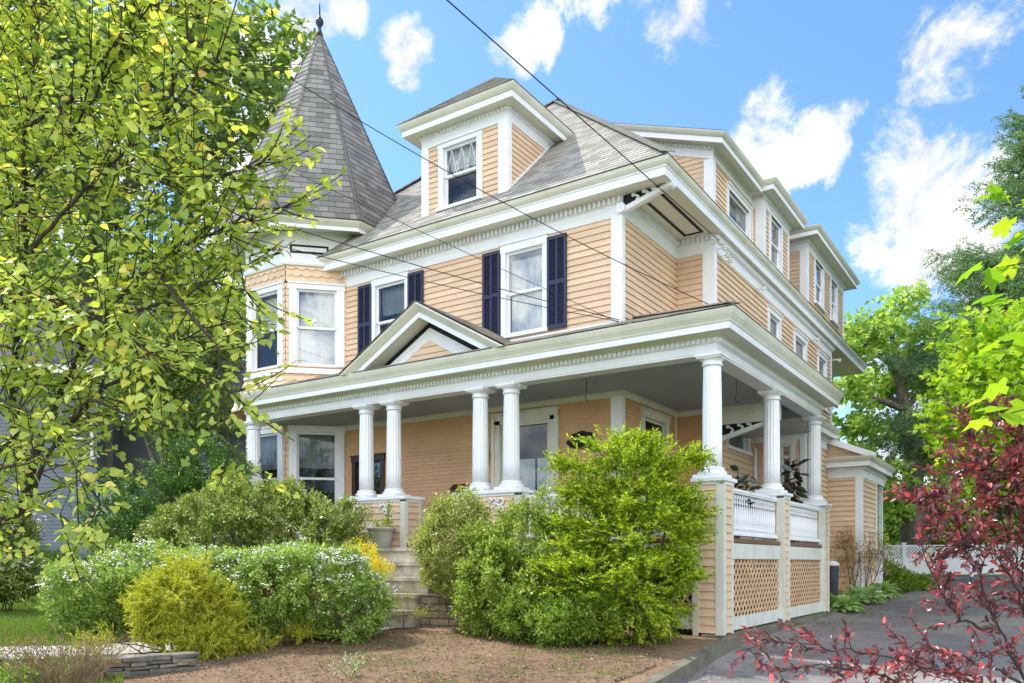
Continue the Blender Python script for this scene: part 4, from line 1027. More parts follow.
def shrub(name, label, cat, clumps, nspr, m, L_, ln, wd, shape, mat, ang=1.0, up=.3, outw=1.0, upw=.5, flat=0., lo=.55, bark=None, nst=14, srad=.014, droop=0., lump=.18, group=None, root=None, rand=.35, flowers=None, jit=.02, tuft=None):
    b = root or root_of(clumps); e = empty(name, b, label, cat, group)
    p, o = clump_pts(clumps, nspr, lo, lump); p, o = above_ground(p, o)
    if tuft:   # twigs gathered in tufts, so the bush shows lit tips and dark gaps
        nt, sxy, sz = tuft; c_, oc = clump_pts(clumps, nt, lo + .25, lump); c_, oc = above_ground(c_, oc, .06); k = NR.integers(0, len(c_), len(p)); use = NR.uniform(size=len(p)) < .66
        tp = c_[k] + NR.normal(size=p.shape) * np.array([sxy, sxy, sz]); p = np.where(use[:, None], tp, p); o = np.where(use[:, None], oc[k], o); p, o = above_ground(p, o)
    d = o * outw + np.array([0, 0, upw]) + NR.normal(size=o.shape) * rand
    P, A, Q = sprig(p - unit(d) * L_ * .5, d, NR.uniform(.7, 1.3, len(p)) * L_, m, ang, up, jit, flat, droop=droop)
    n = len(P); leaf_obj('foliage', P, A, Q, ln * NR.uniform(.7, 1.25, n), wd * NR.uniform(.75, 1.2, n), shape, mat, e)
    mb = MB()
    for i in range(nst):
        c = clumps[i % len(clumps)]; q = Vector(c[:3]) + Vector((rnd.uniform(-.7, .7) * c[3], rnd.uniform(-.7, .7) * c[4], rnd.uniform(-.2, .7) * c[5]))
        s0 = b.lerp(Vector((c[0], c[1], b.z)), rnd.uniform(.2, .8)) + Vector((rnd.uniform(-.08, .08), rnd.uniform(-.08, .08), 0)); s0.z = ground_z(s0.x, s0.y) - .02
        mid = s0.lerp(q, .5) + Vector((rnd.uniform(-.1, .1), rnd.uniform(-.1, .1), .05)); mb.tube([s0, mid, q], [srad, srad * .75, srad * .35], 5)
    if nst: mb.build('stem', bark or TWIGD, e)
    if flowers:
        nf, fr_, fm, sz = flowers
        p, o = clump_pts(clumps, nf, .93, lump); k = o[:, 2] > NR.uniform(-.1, .75, len(o)); p, o = p[k], o[k]; m_ = 9
        q = np.repeat(p + o * .035, m_, 0) + NR.normal(size=(len(p) * m_, 3)) * np.array([fr_, fr_, fr_ * .35]); ax = NR.normal(size=q.shape); ax[:, 2] *= .3
        leaf_obj('blossom', q, ax, np.array([0, 0, 1.]) + NR.normal(size=q.shape) * .3, sz, sz, 'oval', fm, e)
    return e

def curve_pts(a, b, bend, n=7):
    a, b = Vector(a), Vector(b); return [a.lerp(b, i / (n - 1)) + Vector(bend) * (4 * (i / (n - 1)) * (1 - i / (n - 1))) for i in range(n)]

def tree(name, label, base, trunk, clumps, nsub, nspr, m, L_, ln, wd, shape, mat, bark, ang=1.0, up=.2, lo=.3, cat='tree', group=None, r_end=.03, limb_k=.35, droop=0., rand=.7, lump=.25, jit=.05, hasbranch=True):
    e = empty(name, base, label, cat, group)
    mb = MB(); pts = [Vector(t[:3]) for t in trunk]; rad = [t[3] for t in trunk]; mb.tube(pts, rad, 10); mb.build('trunk', bark, e, True)
    P, A, Q = [], [], []; br = MB()
    tot = sum(c[3] * c[5] for c in clumps)
    for c in clumps:
        cc = Vector(c[:3]); 
        # leave the trunk below the clump
        best = min(range(len(pts)), key=lambda i: (pts[i] - cc).length + (2.5 if pts[i].z > cc.z - .3 * c[5] else 0) + (50 if i == 0 and len(pts) > 2 else 0))
        s0 = pts[best]; Ld = (cc - s0).length; lp = curve_pts(s0, cc, (rnd.uniform(-.08, .08) * Ld, rnd.uniform(-.08, .08) * Ld, rnd.uniform(.0, .12) * Ld), 7)
        r0 = min(rad[best] * .7, limb_k * math.sqrt(max(c[3], .1)) * .16); br.tube(lp, [r0 * (1 - .75 * i / 6) for i in range(7)], 7)
        ns = max(3, int(nsub)); 
        pp, oo = clump_pts([c], ns, .45, lump)
        k = max(6, int(nspr * c[3] * c[5] / tot)); 
        tips = []
        for q in pp:
            s1 = lp[rnd.randint(3, 6)]; q = Vector(q); cp = curve_pts(s1, q, (0, 0, rnd.uniform(-.1, .15) * (q - s1).length), 5); br.tube(cp, [r0 * .32, r0 * .26, r0 * .2, r0 * .14, r0 * .08], 5, cap=False); tips += cp[2:]
        T_ = np.array([tuple(t) for t in tips]); near = T_[NR.integers(0, len(T_), k)] + NR.normal(size=(k, 3)) * np.array(c[3:6]) * .22
        fill, _ = clump_pts([c], k, lo, lump); sel = NR.uniform(size=k) < .55; pos = np.where(sel[:, None], fill, near)
        d = (pos - np.array(c[:3])) / np.array(c[3:6]); d = d + np.array([0, 0, .25]) + NR.normal(size=d.shape) * rand
        a, b, q_ = sprig(pos, d, NR.uniform(.6, 1.3, k) * L_, m, ang, up, jit, droop=droop); P.append(a); A.append(b); Q.append(q_)
    if hasbranch: br.build('branch', bark, e, True)
    P, A, Q = np.concatenate(P), np.concatenate(A), np.concatenate(Q); n = len(P)
    leaf_obj('crown', P, A, Q, ln * NR.uniform(.65, 1.25, n), wd * NR.uniform(.7, 1.2, n), shape, mat, e)
    return e

# ------------------------------------------------------------------ leaf colours
LF_LINDEN = leafmat('spring_linden_leaf', [(0, (.14, .22, .045)), (.4, (.27, .34, .075)), (.8, (.43, .47, .11)), (.97, (.56, .53, .14)), (1, (.52, .36, .11))], .52, .40, .4, (1.45, 1.4, .6))
LF_DARK = leafmat('deep_green_leaf', [(0, (.07, .115, .035)), (.6, (.13, .19, .05)), (1, (.20, .26, .07))], .45)
LF_MID = leafmat('fresh_green_leaf', [(0, (.07, .13, .02)), (.6, (.14, .22, .03)), (1, (.24, .30, .05))], .42)
LF_MAPLE = leafmat('bright_maple_leaf', [(0, (.12, .24, .02)), (.6, (.22, .34, .02)), (1, (.34, .38, .03))], .5, .4)
LF_OAK = leafmat('pale_oak_leaf', [(0, (.13, .22, .05)), (.6, (.23, .33, .08)), (1, (.36, .43, .13))], .5)
LF_YEW = leafmat('young_yew_needles', [(0, (.04, .095, .012)), (.45, (.17, .25, .016)), (1, (.46, .50, .024))], .38, .45)
LF_YEWD = leafmat('old_yew_needles', [(0, (.02, .055, .012)), (.7, (.05, .11, .02)), (1, (.12, .21, .03))], .25, .45)
LF_HOLLY = leafmat('glossy_holly_leaf', [(0, (.11, .15, .03)), (.6, (.24, .27, .06)), (1, (.44, .43, .17))], .28, .28, .6)
LF_RHOD = leafmat('leathery_green_leaf', [(0, (.075, .11, .022)), (.6, (.16, .20, .04)), (1, (.30, .32, .09))], .28, .30, .55)
LF_SPIR = leafmat('spirea_leaf', [(0, (.10, .17, .035)), (.6, (.19, .27, .055)), (1, (.32, .38, .12))], .4)
LF_GOLD = leafmat('gold_thread_needles', [(0, (.13, .17, .02)), (.5, (.29, .31, .03)), (1, (.50, .48, .065))], .4, .5)
LF_YELL = leafmat('yellow_barberry_leaf', [(0, (.30, .28, .01)), (1, (.62, .50, .02))], .4)
LF_PLUM = leafmat('purple_plum_leaf', [(0, (.06, .030, .035)), (.5, (.15, .054, .060)), (.85, (.29, .062, .062)), (1, (.52, .10, .085))], .28, .30, .65, (1.4, .7, .6), 1.5)
LF_SPRUCE = leafmat('blue_spruce_needles', [(0, (.05, .105, .038)), (.6, (.10, .185, .07)), (1, (.18, .27, .125))], .22, .5)
LF_HOSTA = leafmat('hosta_leaf', [(0, (.16, .28, .09)), (1, (.40, .50, .26))], .3)
LF_BRONZ = leafmat('bronze_green_leaf', [(0, (.12, .09, .03)), (.6, (.18, .15, .04)), (1, (.26, .12, .05))], .35)
LF_RUB = leafmat('rubber_plant_leaf', [(0, (.012, .02, .012)), (.7, (.03, .035, .02)), (1, (.10, .05, .03))], .08, .2, .6)
LF_GRASS = leafmat('grass_blade', [(0, (.08, .15, .025)), (1, (.21, .28, .05))], .35, gain=1.2)
BLOS = paint('white_blossom', (.82, .82, .76), .7, .05, 30, 0)
BLOSP = paint('blush_rhododendron_blossom', (.80, .74, .70), .7, .06, 30, 0)
DEADL = paint('dry_leaf_litter', (.42, .32, .20), .9, .3, 20, 0, isl=.6)

# ------------------------------------------------------------------ ground
def sheet(name, rows, mat, dz, nu=24, kind='structure', sub=4, label=None):
    mb = MB(); RR = []
    for (a, b), (c, d) in zip(rows, rows[1:]):
        for s_ in range(sub): t = s_ / sub; RR.append((Vector(a).lerp(Vector(c), t), Vector(b).lerp(Vector(d), t)))
    RR.append((Vector(rows[-1][0]), Vector(rows[-1][1])))
    G = [[Vector((*(l.lerp(r, j / nu)), 0)) for j in range(nu + 1)] for l, r in RR]
    for row in G:
        for p in row: p.z = ground_z(p.x, p.y) + dz
    i0 = 0
    for row in G: mb.v += [tuple(p) for p in row]
    w = nu + 1
    for i in range(len(G) - 1):
        for j in range(nu): mb.f.append((i * w + j, i * w + j + 1, (i + 1) * w + j + 1, (i + 1) * w + j)); mb.m.append(0); mb.uv.append([(0, 0)] * 4)
    o = mb.build(name, mat, None, True); o['kind'] = kind; return o
def rd(r, d): p = CAM + RGT * r + FWD * d; return (p.x, p.y)
ds = [-60, -20, -5, 0, 3, 6, 9, 10.5, 12.4, 14, 15, 16.5, 18.3, 20, 22, 25, 28, 31, 35, 45, 60, 120, 300, 900]
rs = sorted(set([-900, -300, -100, -50, -30, -20, -14, -10, -7, 30, 50, 100, 300, 900] + [round(-5 + .4 * i, 2) for i in range(56)])); dd = sorted(set(ds + [round(6 + .5 * i, 2) for i in range(48)]))
mb = MB(); mb.v = [(*rd(r, d), 0) for d in dd for r in rs]; mb.v = [(a, b, ground_z(a, b) - (.05 if -3 < d_ < 30 else 0)) for (a, b, c_), d_ in zip(mb.v, [d for d in dd for r in rs])]; w = len(rs)
for i in range(len(dd) - 1):
    for j in range(w - 1): mb.f.append((i * w + j, i * w + j + 1, (i + 1) * w + j + 1, (i + 1) * w + j)); mb.m.append(0); mb.uv.append([(0, 0)] * 4)
go = mb.build('ground', SOIL, None, True); go['kind'] = 'structure'
sheet('mulch_bed', [((-4.5, -7.6), (.55, -7.6)), ((-6.5, -6.2), (.5, -6.2)), ((-8.6, -5), (.42, -4.5)), ((-10.5, -3.4), (.34, -3)), ((-11.8, -1.6), (.20, -1.5)), ((-12.2, -.2), (.12, -.1)), ((-12.2, .6), (.05, .6)), ((-12.2, 1.0), (.05, 1.2))], MULCH, .03, 30)
sheet('driveway', [((.62, -16), (6.5, -16)), ((.60, -8), (6.4, -8)), ((.50, -4.5), (6.3, -4.5)), ((.40, -2.5), (6.2, -2.5)), ((.22, -1), (6.1, -1)), ((.17, 0), (6, 0)), ((.17, 7.2), (6, 7)), ((.45, 10), (6, 10)), ((.8, 13), (6, 13)), ((1.1, 16), (6, 16)), ((1.1, 23), (6, 22))], ASPH, .02, 20)
sheet('lawn', [(rd(-18, 13.2), rd(-6.6, 13.2)), (rd(-19, 15), rd(-7.2, 15)), (rd(-22, 18), rd(-8.0, 18)), (rd(-26, 27), rd(-9, 27))], LAWN, .025, 30)
sheet('path', [(rd(-9, 10.2), rd(-9, 11.2)), (rd(-6, 10.5), rd(-6, 11.6)), (rd(-3.6, 11.6), rd(-3.8, 12.8)), (rd(-2.4, 12.9), rd(-2.6, 14.0)), (rd(-1.8, 13.6), rd(-2.4, 14.9))], PAVE, .05, 8)
# kerb
mb = MB()
kp = [(.16, 7.3), (.17, .1), (.22, -1), (.36, -2.3), (.46, -3.4), (.54, -4.6), (.58, -6.5), (.6, -9)]
for (a, b), (c, d) in zip(kp[1:], kp[2:]):
    n = 6
    for i in range(n):
        p = Vector((a + (c - a) * i / n, b + (d - b) * i / n)); q = Vector((a + (c - a) * (i + 1) / n, b + (d - b) * (i + 1) / n))
        for (P_, Q_) in ((p, q),):
            f1, f2 = max(0, 1 + P_.y / 5.2), max(0, 1 + Q_.y / 5.2); za, zb = ground_base(*P_) + .05 + .02 * f1, ground_base(*Q_) + .05 + .02 * f2
            A0 = [(P_.x - .10, P_.y, za - .5), (P_.x + .07, P_.y, za - .5), (P_.x + .05, P_.y, za), (P_.x - .10, P_.y, za)]; B0 = [(Q_.x - .10, Q_.y, zb - .5), (Q_.x + .07, Q_.y, zb - .5), (Q_.x + .05, Q_.y, zb), (Q_.x - .10, Q_.y, zb)]
            for k in range(4): mb.face([A0[k], A0[(k + 1) % 4], B0[(k + 1) % 4], B0[k]])
kb = mb.build('kerb', CONC); kb['kind'] = 'structure'
# bed edging of stones beside the far driveway
# loose chips and litter
def litter(name, region, n, sz, mat):
    pts = []
    while len(pts) < n:
        x, y = region(); pts.append((x, y, ground_z(x, y)))
    P = np.array(pts); P[:, 2] += .036 + NR.uniform(0, .012, n); ax = NR.normal(size=(n, 3)); ax[:, 2] *= .25
    o = leaf_obj(name, P, ax, np.array([0, 0, 1.]) + NR.normal(size=(n, 3)) * .13, sz * NR.uniform(.5, 1.4, n), sz * .5 * NR.uniform(.5, 1.3, n), 'oval', mat, None, 'stuff'); return o
def reg_mulch():
    d = rnd.uniform(8.8, 13.2); r = rnd.uniform(-4.5, 2.0) ; x, y = rd(r, d); return (min(x, .1), y)
litter('mulch_chips', reg_mulch, 6500, .045, paint('bark_chip', (.40, .29, .19), .95, .3, 9, 0, isl=.5))
litter('fallen_petals', reg_mulch, 2600, .035, paint('pale_leaf_litter', (.55, .46, .32), .9, .3, 20, 0, isl=.5))
def reg_drive(): return (rnd.uniform(.3, 5.5) if rnd.random() < .6 else rnd.uniform(.2, .9) + 0, rnd.uniform(-5, 15))
litter('driveway_litter', reg_drive, 2200, .05, DEADL)
# weeds in the mulch
def reg_weed():
    x, y = rd(rnd.uniform(-2.6, 1.9), rnd.uniform(9, 12.6)); return (x, y)
P = []; 
for k in range(60):
    x, y = reg_weed()
    for j in range(rnd.randint(10, 30)): P.append((x + rnd.gauss(0, .10), y + rnd.gauss(0, .10)))
P = np.array([(a, b, ground_z(a, b) + .03) for a, b in P]); A = NR.normal(size=P.shape) * .5; A[:, 2] = NR.uniform(.3, 1.0, len(P))
leaf_obj('weeds', P, A, NR.normal(size=P.shape), NR.uniform(.03, .08, len(P)), .012, 'lance', LF_GRASS, None, 'stuff')
# lawn blades
n = 60000; D_ = NR.uniform(13.3, 26.5, n); Rr = NR.uniform(-1, 0, n) * (D_ * .68) ; Rr = np.where(Rr > -D_ * .46, Rr - D_ * .2, Rr)
P = np.array([(*rd(r, d), 0) for r, d in zip(Rr, D_)]); P[:, 2] = [ground_z(a, b) + .02 for a, b in P[:, :2]]
A = NR.normal(size=P.shape) * .45; A[:, 2] = 1
leaf_obj('grass', P, A, NR.normal(size=P.shape), NR.uniform(.05, .10, n), .012, 'lance', LF_GRASS, None, 'stuff')
n = 9000; D_ = NR.uniform(9.0, 13.3, n); Rr = -D_ * NR.uniform(.48, .68, n); P = np.array([(*rd(r, d), 0) for r, d in zip(Rr, D_)]); P[:, 2] = [ground_z(a, b) + .01 for a, b in P[:, :2]]
pd = np.array([abs(d - (10.85 if r < -6 else 11.2)) for r, d in zip(Rr, D_)]); P = P[pd > .62]; A = NR.normal(size=P.shape) * .45; A[:, 2] = 1
leaf_obj('rough_grass', P, A, NR.normal(size=P.shape), NR.uniform(.06, .14, len(P)), .014, 'lance', LF_GRASS, None, 'stuff')
# dry stone wall
mb = MB(); a, b = at(92, HOR, 9.2), at(176, HOR, 9.75); d = Vector((b.x - a.x, b.y - a.y, 0)); Lw = d.length; ang = math.atan2(d.y, d.x); gz = ground_z(a.x, a.y)
z = gz - .08
for c in range(6):
    h = rnd.uniform(.045, .078); u = rnd.uniform(-.15, 0); fr = frame((a.x, a.y, 0), ang)
    while u < Lw:
        w = rnd.uniform(.14, .34); n0 = rnd.uniform(-.02, .05); t1, t2 = rnd.uniform(-.012, .012), rnd.uniform(-.012, .012)
        i = len(mb.v); mb.box(fr, u, u + w - .012, -.30, n0, z, z + h - .010)
        for q in range(i, i + 8): x_, y_, z_ = mb.v[q]; mb.v[q] = (x_ + rnd.uniform(-.012, .012), y_ + rnd.uniform(-.012, .012), z_ + rnd.uniform(-.009, .009))
        u += w
    z += h
simple('dry_stone_wall', mb, DRYST, a, 'low dry stone wall at the near corner of the bed', 'stone wall')
# ------------------------------------------------------------------ shrubs round the porch
shrub('yew_bush', 'tall bright yellow green yew in front of the porch corner', 'yew',
      [CL(628, 592, 11.9, 56, 50), CL(645, 540, 11.9, 55, 50), CL(632, 492, 11.9, 42, 45), CL(612, 460, 11.9, 22, 30), CL(585, 585, 11.9, 42, 48), CL(672, 500, 12.0, 22, 30), CL(650, 465, 12, 16, 26), CL(590, 530, 12, 28, 32), CL(674, 548, 12, 17, 36), CL(692, 458, 12, 14, 7), CL(572, 466, 12, 16, 8), CL(585, 490, 12, 22, 12), CL(632, 448, 12, 14, 14), CL(694, 510, 12, 14, 12)],
      4600, 22, .27, .058, .024, 'lance', LF_YEW, ang=.85, up=.15, outw=1., upw=.15, flat=.9, lo=.35, bark=BARK, nst=9, srad=.022, lump=.3, jit=.004, rand=.35, tuft=(300, .085, .035))
shrub('holly_bush', 'rounded glossy holly bush just right of the stone steps', 'holly', [CL(456, 552, 13.6, 40, 42), CL(458, 522, 13.6, 30, 26), CL(478, 575, 13.5, 28, 30), CL(434, 542, 13.6, 18, 24)],
      3000, 10, .15, .052, .030, 'oval', LF_HOLLY, lo=.5, nst=5, upw=.5, lump=.14, tuft=(220, .06, .045))
shrub('pieris_bush', 'lighter broadleaf bush between the holly and the yew', 'bush', [CL(500, 590, 12.6, 40, 48), CL(530, 550, 12.7, 36, 50), CL(545, 605, 12.3, 42, 36), CL(492, 545, 12.9, 22, 24), CL(560, 560, 12.4, 30, 50)],
      2900, 11, .17, .072, .030, 'lance', leafmat('pieris_leaf', [(0, (.08, .14, .018)), (.6, (.18, .25, .035)), (1, (.38, .42, .09))], .35, .33, .55), lo=.45, nst=14, upw=.7, lump=.2, tuft=(230, .06, .05))
shrub('low_laurel', 'low dark green laurel at the foot of the yew', 'bush', [CL(560, 622, 11.7, 40, 24), CL(590, 612, 11.6, 34, 26), CL(520, 615, 12.0, 26, 24)],
      900, 9, .14, .07, .028, 'oval', LF_MID, lo=.45, nst=6, upw=.7)
shrub('rhododendron', 'broad dull green rhododendron left of the stone steps', 'rhododendron', [CL(270, 530, 15.4, 60, 42), CL(220, 530, 15.4, 56, 38), CL(320, 540, 15.2, 42, 40), CL(185, 535, 15.4, 30, 28), CL(290, 505, 15.6, 30, 20), CL(235, 500, 15.8, 30, 18)],
      4200, 11, .17, .085, .034, 'lance', LF_RHOD, lo=.5, nst=12, upw=.5, lump=.2, tuft=(330, .08, .06))
shrub('dark_yew_bush', 'dark spreading yew against the neighbouring house', 'yew', [CL(175, 500, 19, 60, 34), CL(205, 470, 19, 42, 26), CL(130, 525, 18.5, 40, 24), CL(225, 495, 18.5, 30, 40), CL(160, 540, 18, 40, 30)],
      2400, 20, .36, .09, .03, 'lance', LF_YEWD, ang=.8, flat=.7, lo=.4, nst=8, srad=.03, lump=.3, upw=.3, tuft=(150, .16, .06))
spi = ('white flowering spirea mound %s')
shrub('spirea_bush', 'large white flowering spirea mound between the gold cypress and the steps', 'spirea', [CL(265, 590, 12.2, 66, 40), CL(325, 592, 12.2, 52, 36), CL(220, 590, 12.4, 48, 36), CL(355, 600, 12.2, 36, 30), CL(300, 565, 12.5, 60, 18), CL(250, 615, 12.0, 40, 26), CL(345, 620, 12.0, 30, 22)],
      5200, 10, .15, .058, .034, 'oval', LF_SPIR, lo=.5, nst=34, srad=.012, bark=BARK, upw=.6, lump=.2, tuft=(420, .065, .045), flowers=(1700, .042, BLOS, .036), group='white flowering spireas')
shrub('spirea_bush', 'white flowering spirea mound left of the gold cypress', 'spirea', [CL(110, 590, 13, 52, 34), CL(150, 578, 13, 48, 30), CL(75, 600, 13, 28, 28), CL(185, 580, 13, 40, 28)],
      3200, 10, .16, .060, .035, 'oval', LF_SPIR, lo=.5, nst=16, srad=.012, bark=BARK, upw=.6, lump=.2, tuft=(260, .065, .045), flowers=(950, .042, BLOS, .036), group='white flowering spireas')
shrub('gold_thread_cypress', 'feathery gold thread cypress in front of the spireas', 'cypress', [CL(180, 602, 11, 36, 30), CL(182, 580, 11, 26, 19), CL(212, 618, 11, 27, 18), CL(155, 608, 11, 22, 20), CL(205, 640, 10.7, 30, 10), CL(148, 634, 10.8, 16, 8)],
      2000, 26, .24, .055, .012, 'lance', LF_GOLD, ang=.5, up=0, outw=1., upw=.1, lo=.35, bark=BARK, nst=14, srad=.016, droop=.35, lump=.35, jit=.006, rand=.6, tuft=(190, .07, .05))
shrub('gold_thread_cypress', 'sprawling low gold thread cypress spray at the foot of the spirea', 'cypress', [CL(250, 642, 11.2, 26, 9), CL(300, 630, 11.6, 18, 8), CL(95, 642, 10.5, 20, 8)],
      240, 24, .22, .045, .008, 'lance', LF_GOLD, ang=.5, up=0, upw=.1, lo=.3, nst=6, srad=.01, droop=.3, lump=.35, jit=.006, rand=.7)
shrub('barberry_bush', 'small bright yellow barberry beside the stone steps', 'barberry', [CL(352, 572, 13.6, 26, 22), CL(376, 570, 13.5, 17, 13), CL(340, 590, 13.2, 24, 14), CL(362, 552, 13.8, 14, 10)],
      900, 10, .14, .035, .018, 'oval', LF_YELL, lo=.4, nst=8, upw=.6, lump=.3)
shrub('step_groundcover', 'sparse yellowish creeper hanging over the lower stone steps', 'creeper', [CL(400, 598, 13.2, 16, 10), CL(420, 612, 13, 20, 6), CL(385, 612, 12.9, 16, 10)],
      160, 12, .16, .03, .012, 'oval', leafmat('olive_creeper_leaf', [(0, (.14, .14, .03)), (1, (.30, .27, .07))], .3), lo=.2, nst=5, srad=.006, lump=.3, rand=.7)
shrub('rhododendron', 'white flowering rhododendron at the far left by the blue grey house', 'rhododendron', [CL(8, 535, 16.5, 26, 34), CL(-25, 525, 16.5, 40, 44), CL(12, 575, 16.2, 22, 16), CL(-10, 588, 16.2, 26, 14), CL(22, 588, 16.2, 14, 10)],
      2600, 10, .2, .10, .036, 'lance', LF_RHOD, lo=.4, nst=8, flowers=(420, .06, BLOSP, .07))
shrub('rhododendron', 'pale flowering rhododendron before the corner of the blue grey house', 'rhododendron', [CL(103, 540, 19.5, 16, 18), CL(118, 548, 19.3, 20, 14)],
      500, 9, .2, .09, .032, 'lance', LF_RHOD, lo=.5, nst=5, flowers=(160, .06, BLOSP, .06))
shrub('foundation_shrub', 'low dark hedge clump along the base of the blue grey house', 'shrub', [CL(30, 560, 25.5, 26, 12), CL(60, 562, 25.5, 20, 10), CL(5, 560, 25.5, 20, 12), CL(88, 565, 25.5, 14, 7)],
      700, 10, .2, .09, .035, 'oval', LF_DARK, lo=.5, nst=5)
# stems of the dry shrub
def spray(name, label, cat, base, n, hgt, spread, mat, rad=.006, leaves=None):
    e = empty(name, base, label, cat); mb = MB(); T_ = []
    for i in range(n):
        a = rnd.uniform(0, 2 * PI); s_ = spread * math.sqrt(rnd.random()); h = hgt * rnd.uniform(.5, 1.05); b0 = Vector(base) + Vector((math.cos(a), math.sin(a), 0)) * rnd.uniform(0, .12 + .2 * spread); b0.z = ground_z(b0.x, b0.y)
        q = b0 + Vector((math.cos(a) * s_, math.sin(a) * s_, h)); cp = curve_pts(b0, q, (rnd.uniform(-.04, .04), rnd.uniform(-.04, .04), .08 * h), 6); mb.tube(cp, [rad * (1 - .13 * k) for k in range(6)], 4, cap=False)
        for k in range(rnd.randint(0, 3)):
            s1 = cp[rnd.randint(2, 4)]; q2 = s1 + Vector((rnd.gauss(0, .1), rnd.gauss(0, .1), rnd.uniform(.08, .22))); mb.tube([s1, s1.lerp(q2, .5) + Vector((0, 0, .01)), q2], [rad * .6, rad * .5, rad * .3], 4, cap=False); T_.append(q2)
        T_.append(q)
    mb.build('stem', mat, e)
    if leaves:
        ln, wd, m, mt = leaves; t = np.array([tuple(v) for v in T_]); P, A, Q = sprig(t - np.array([0, 0, .08]), NR.normal(size=t.shape) * .4 + np.array([0, 0, 1.]), .12, m); leaf_obj('foliage', P, A, Q, ln, wd, 'oval', mt, e)
    return e
spray('dry_stem_shrub', 'bare straw coloured shrub stems fanning up at the bottom left', 'shrub', gat(62, 8.4), 170, .62, .55, TWIGP, .0055, (.035, .018, 2, LF_BRONZ))
spray('leafy_seedling', 'small leafy green clump at the very bottom left corner', 'plant', gat(15, 8.3), 30, .28, .35, TWIGD, .004, (.05, .028, 12, LF_SPIR))
spray('sapling', 'tiny pale green seedling standing alone in the mulch', 'seedling', gat(356, 9.35), 7, .17, .06, TWIGD, .003, (.045, .022, 12, leafmat('pale_seedling_leaf', [(0, (.18, .22, .12)), (1, (.34, .36, .22))], .3)))
# urn plants
pu = empty('potted_flowers', (ux, uy, uz + .38), 'sparse green plants growing in the cast stone urn', 'plant'); P = NR.normal(size=(26, 3)) * np.array([.12, .10, .0]) + np.array([ux, uy, uz + .37])
a, b, c = sprig(P, NR.normal(size=P.shape) * .3 + np.array([0, 0, 1.]), .20, 12, jit=.01); leaf_obj('foliage', a, b, c, .045, .022, 'oval', LF_MID, pu)
P = np.array([[ux + .16, uy, uz + .38]] * 8); a, b, c = sprig(P, NR.normal(size=P.shape) * .12 + np.array([0, 0, 1.]), .5, 18, jit=.015); leaf_obj('tall_stem', a, b, c, .06, .03, 'oval', LF_MID, pu)
# plants on the porch
def potted(base, h, n, ln, label):
    e = empty('rubber_plant', base, label, 'potted plant', 'rubber plants on the porch'); mb = MB(); mb.lathe([(.14, 0), (.18, .28), (.20, .30), (.19, .30), (.15, .27)], 16, base); mb.build('pot', URN, e, True)
    mb = MB(); P = []; D_ = []
    for i in range(6):
        q = Vector(base) + Vector((rnd.gauss(0, .20), rnd.gauss(0, .26), h * rnd.uniform(.75, 1.1))); mb.tube(curve_pts(Vector(base) + Vector((0, 0, .25)), q, (0, 0, .1), 5), [.014, .012, .01, .008, .006], 5)
        for k in range(n):
            t = k / n; P.append(Vector(base).lerp(q, .45 + .6 * t)); a = k * 2.4 + i; D_.append(Vector((math.cos(a), math.sin(a), rnd.uniform(-.9, .6))))
    mb.build('stem', TWIGD, e); P = np.array([tuple(p) for p in P]); D_ = np.array([tuple(d) for d in D_]); leaf_obj('foliage', P, D_, np.array([0, 0, 1.]) + NR.normal(size=P.shape) * .75, ln * NR.uniform(.7, 1.2, len(P)), ln * .48, 'blade6', LF_RUB, e)
potted((-.50, 5.55, 1.93), 1.65, 13, .32, 'large dark leaved rubber plant showing above the far porch railing')
potted((-.45, 1.75, 1.93), 1.12, 9, .26, 'smaller dark leaved rubber plant behind the near porch railing')
# beds along the far drive
def hosta(px, d, label, s_=1.):
    b = gat(px, d); e = empty('hosta', b, label, 'hosta', 'hostas along the drive'); n = 150; a = NR.uniform(0, 6.28, n); el = NR.uniform(.15, 1.2, n)
    D_ = np.stack([np.cos(a) * np.cos(el), np.sin(a) * np.cos(el), np.sin(el)], 1); P = np.array(b)[None] + D_ * np.array([.35, .35, .30]) * NR.uniform(.5, 1.1, (n, 1)) * s_; D2 = D_.copy(); D2[:, 2] -= .55
    leaf_obj('foliage', P, D2, np.array([0, 0, 1.]) + D_ * .3, NR.uniform(.16, .26, n) * s_, NR.uniform(.10, .15, n) * s_, 'blade6', LF_HOSTA, e)
hosta(842, 18.6, 'pale green hosta nearest the porch footing beside the drive'); hosta(862, 20.0, 'pale green hosta in the middle of the drive bed'); hosta(852, 21.0, 'pale green hosta close against the rear wing'); hosta(880, 21.6, 'pale green hosta at the far end of the drive bed')
shrub('weigela_bush', 'mid green bush at the end of the drive bed', 'bush', [CL(900, 585, 24, 30, 14), CL(882, 575, 24, 20, 14), CL(918, 588, 24, 14, 9)], 800, 10, .22, .10, .04, 'oval', LF_MID, lo=.4, nst=6)
shrub('bronze_shrub', 'thin bronze leaved shrub against the rear wing wall', 'shrub', [CL(850, 560, 20.5, 20, 24), CL(865, 548, 20.8, 22, 18), CL(880, 560, 21.2, 14, 22), CL(845, 540, 20.6, 10, 14)], 520, 8, .2, .055, .022, 'lance', LF_BRONZ, lo=.2, nst=14, srad=.010, lump=.3)
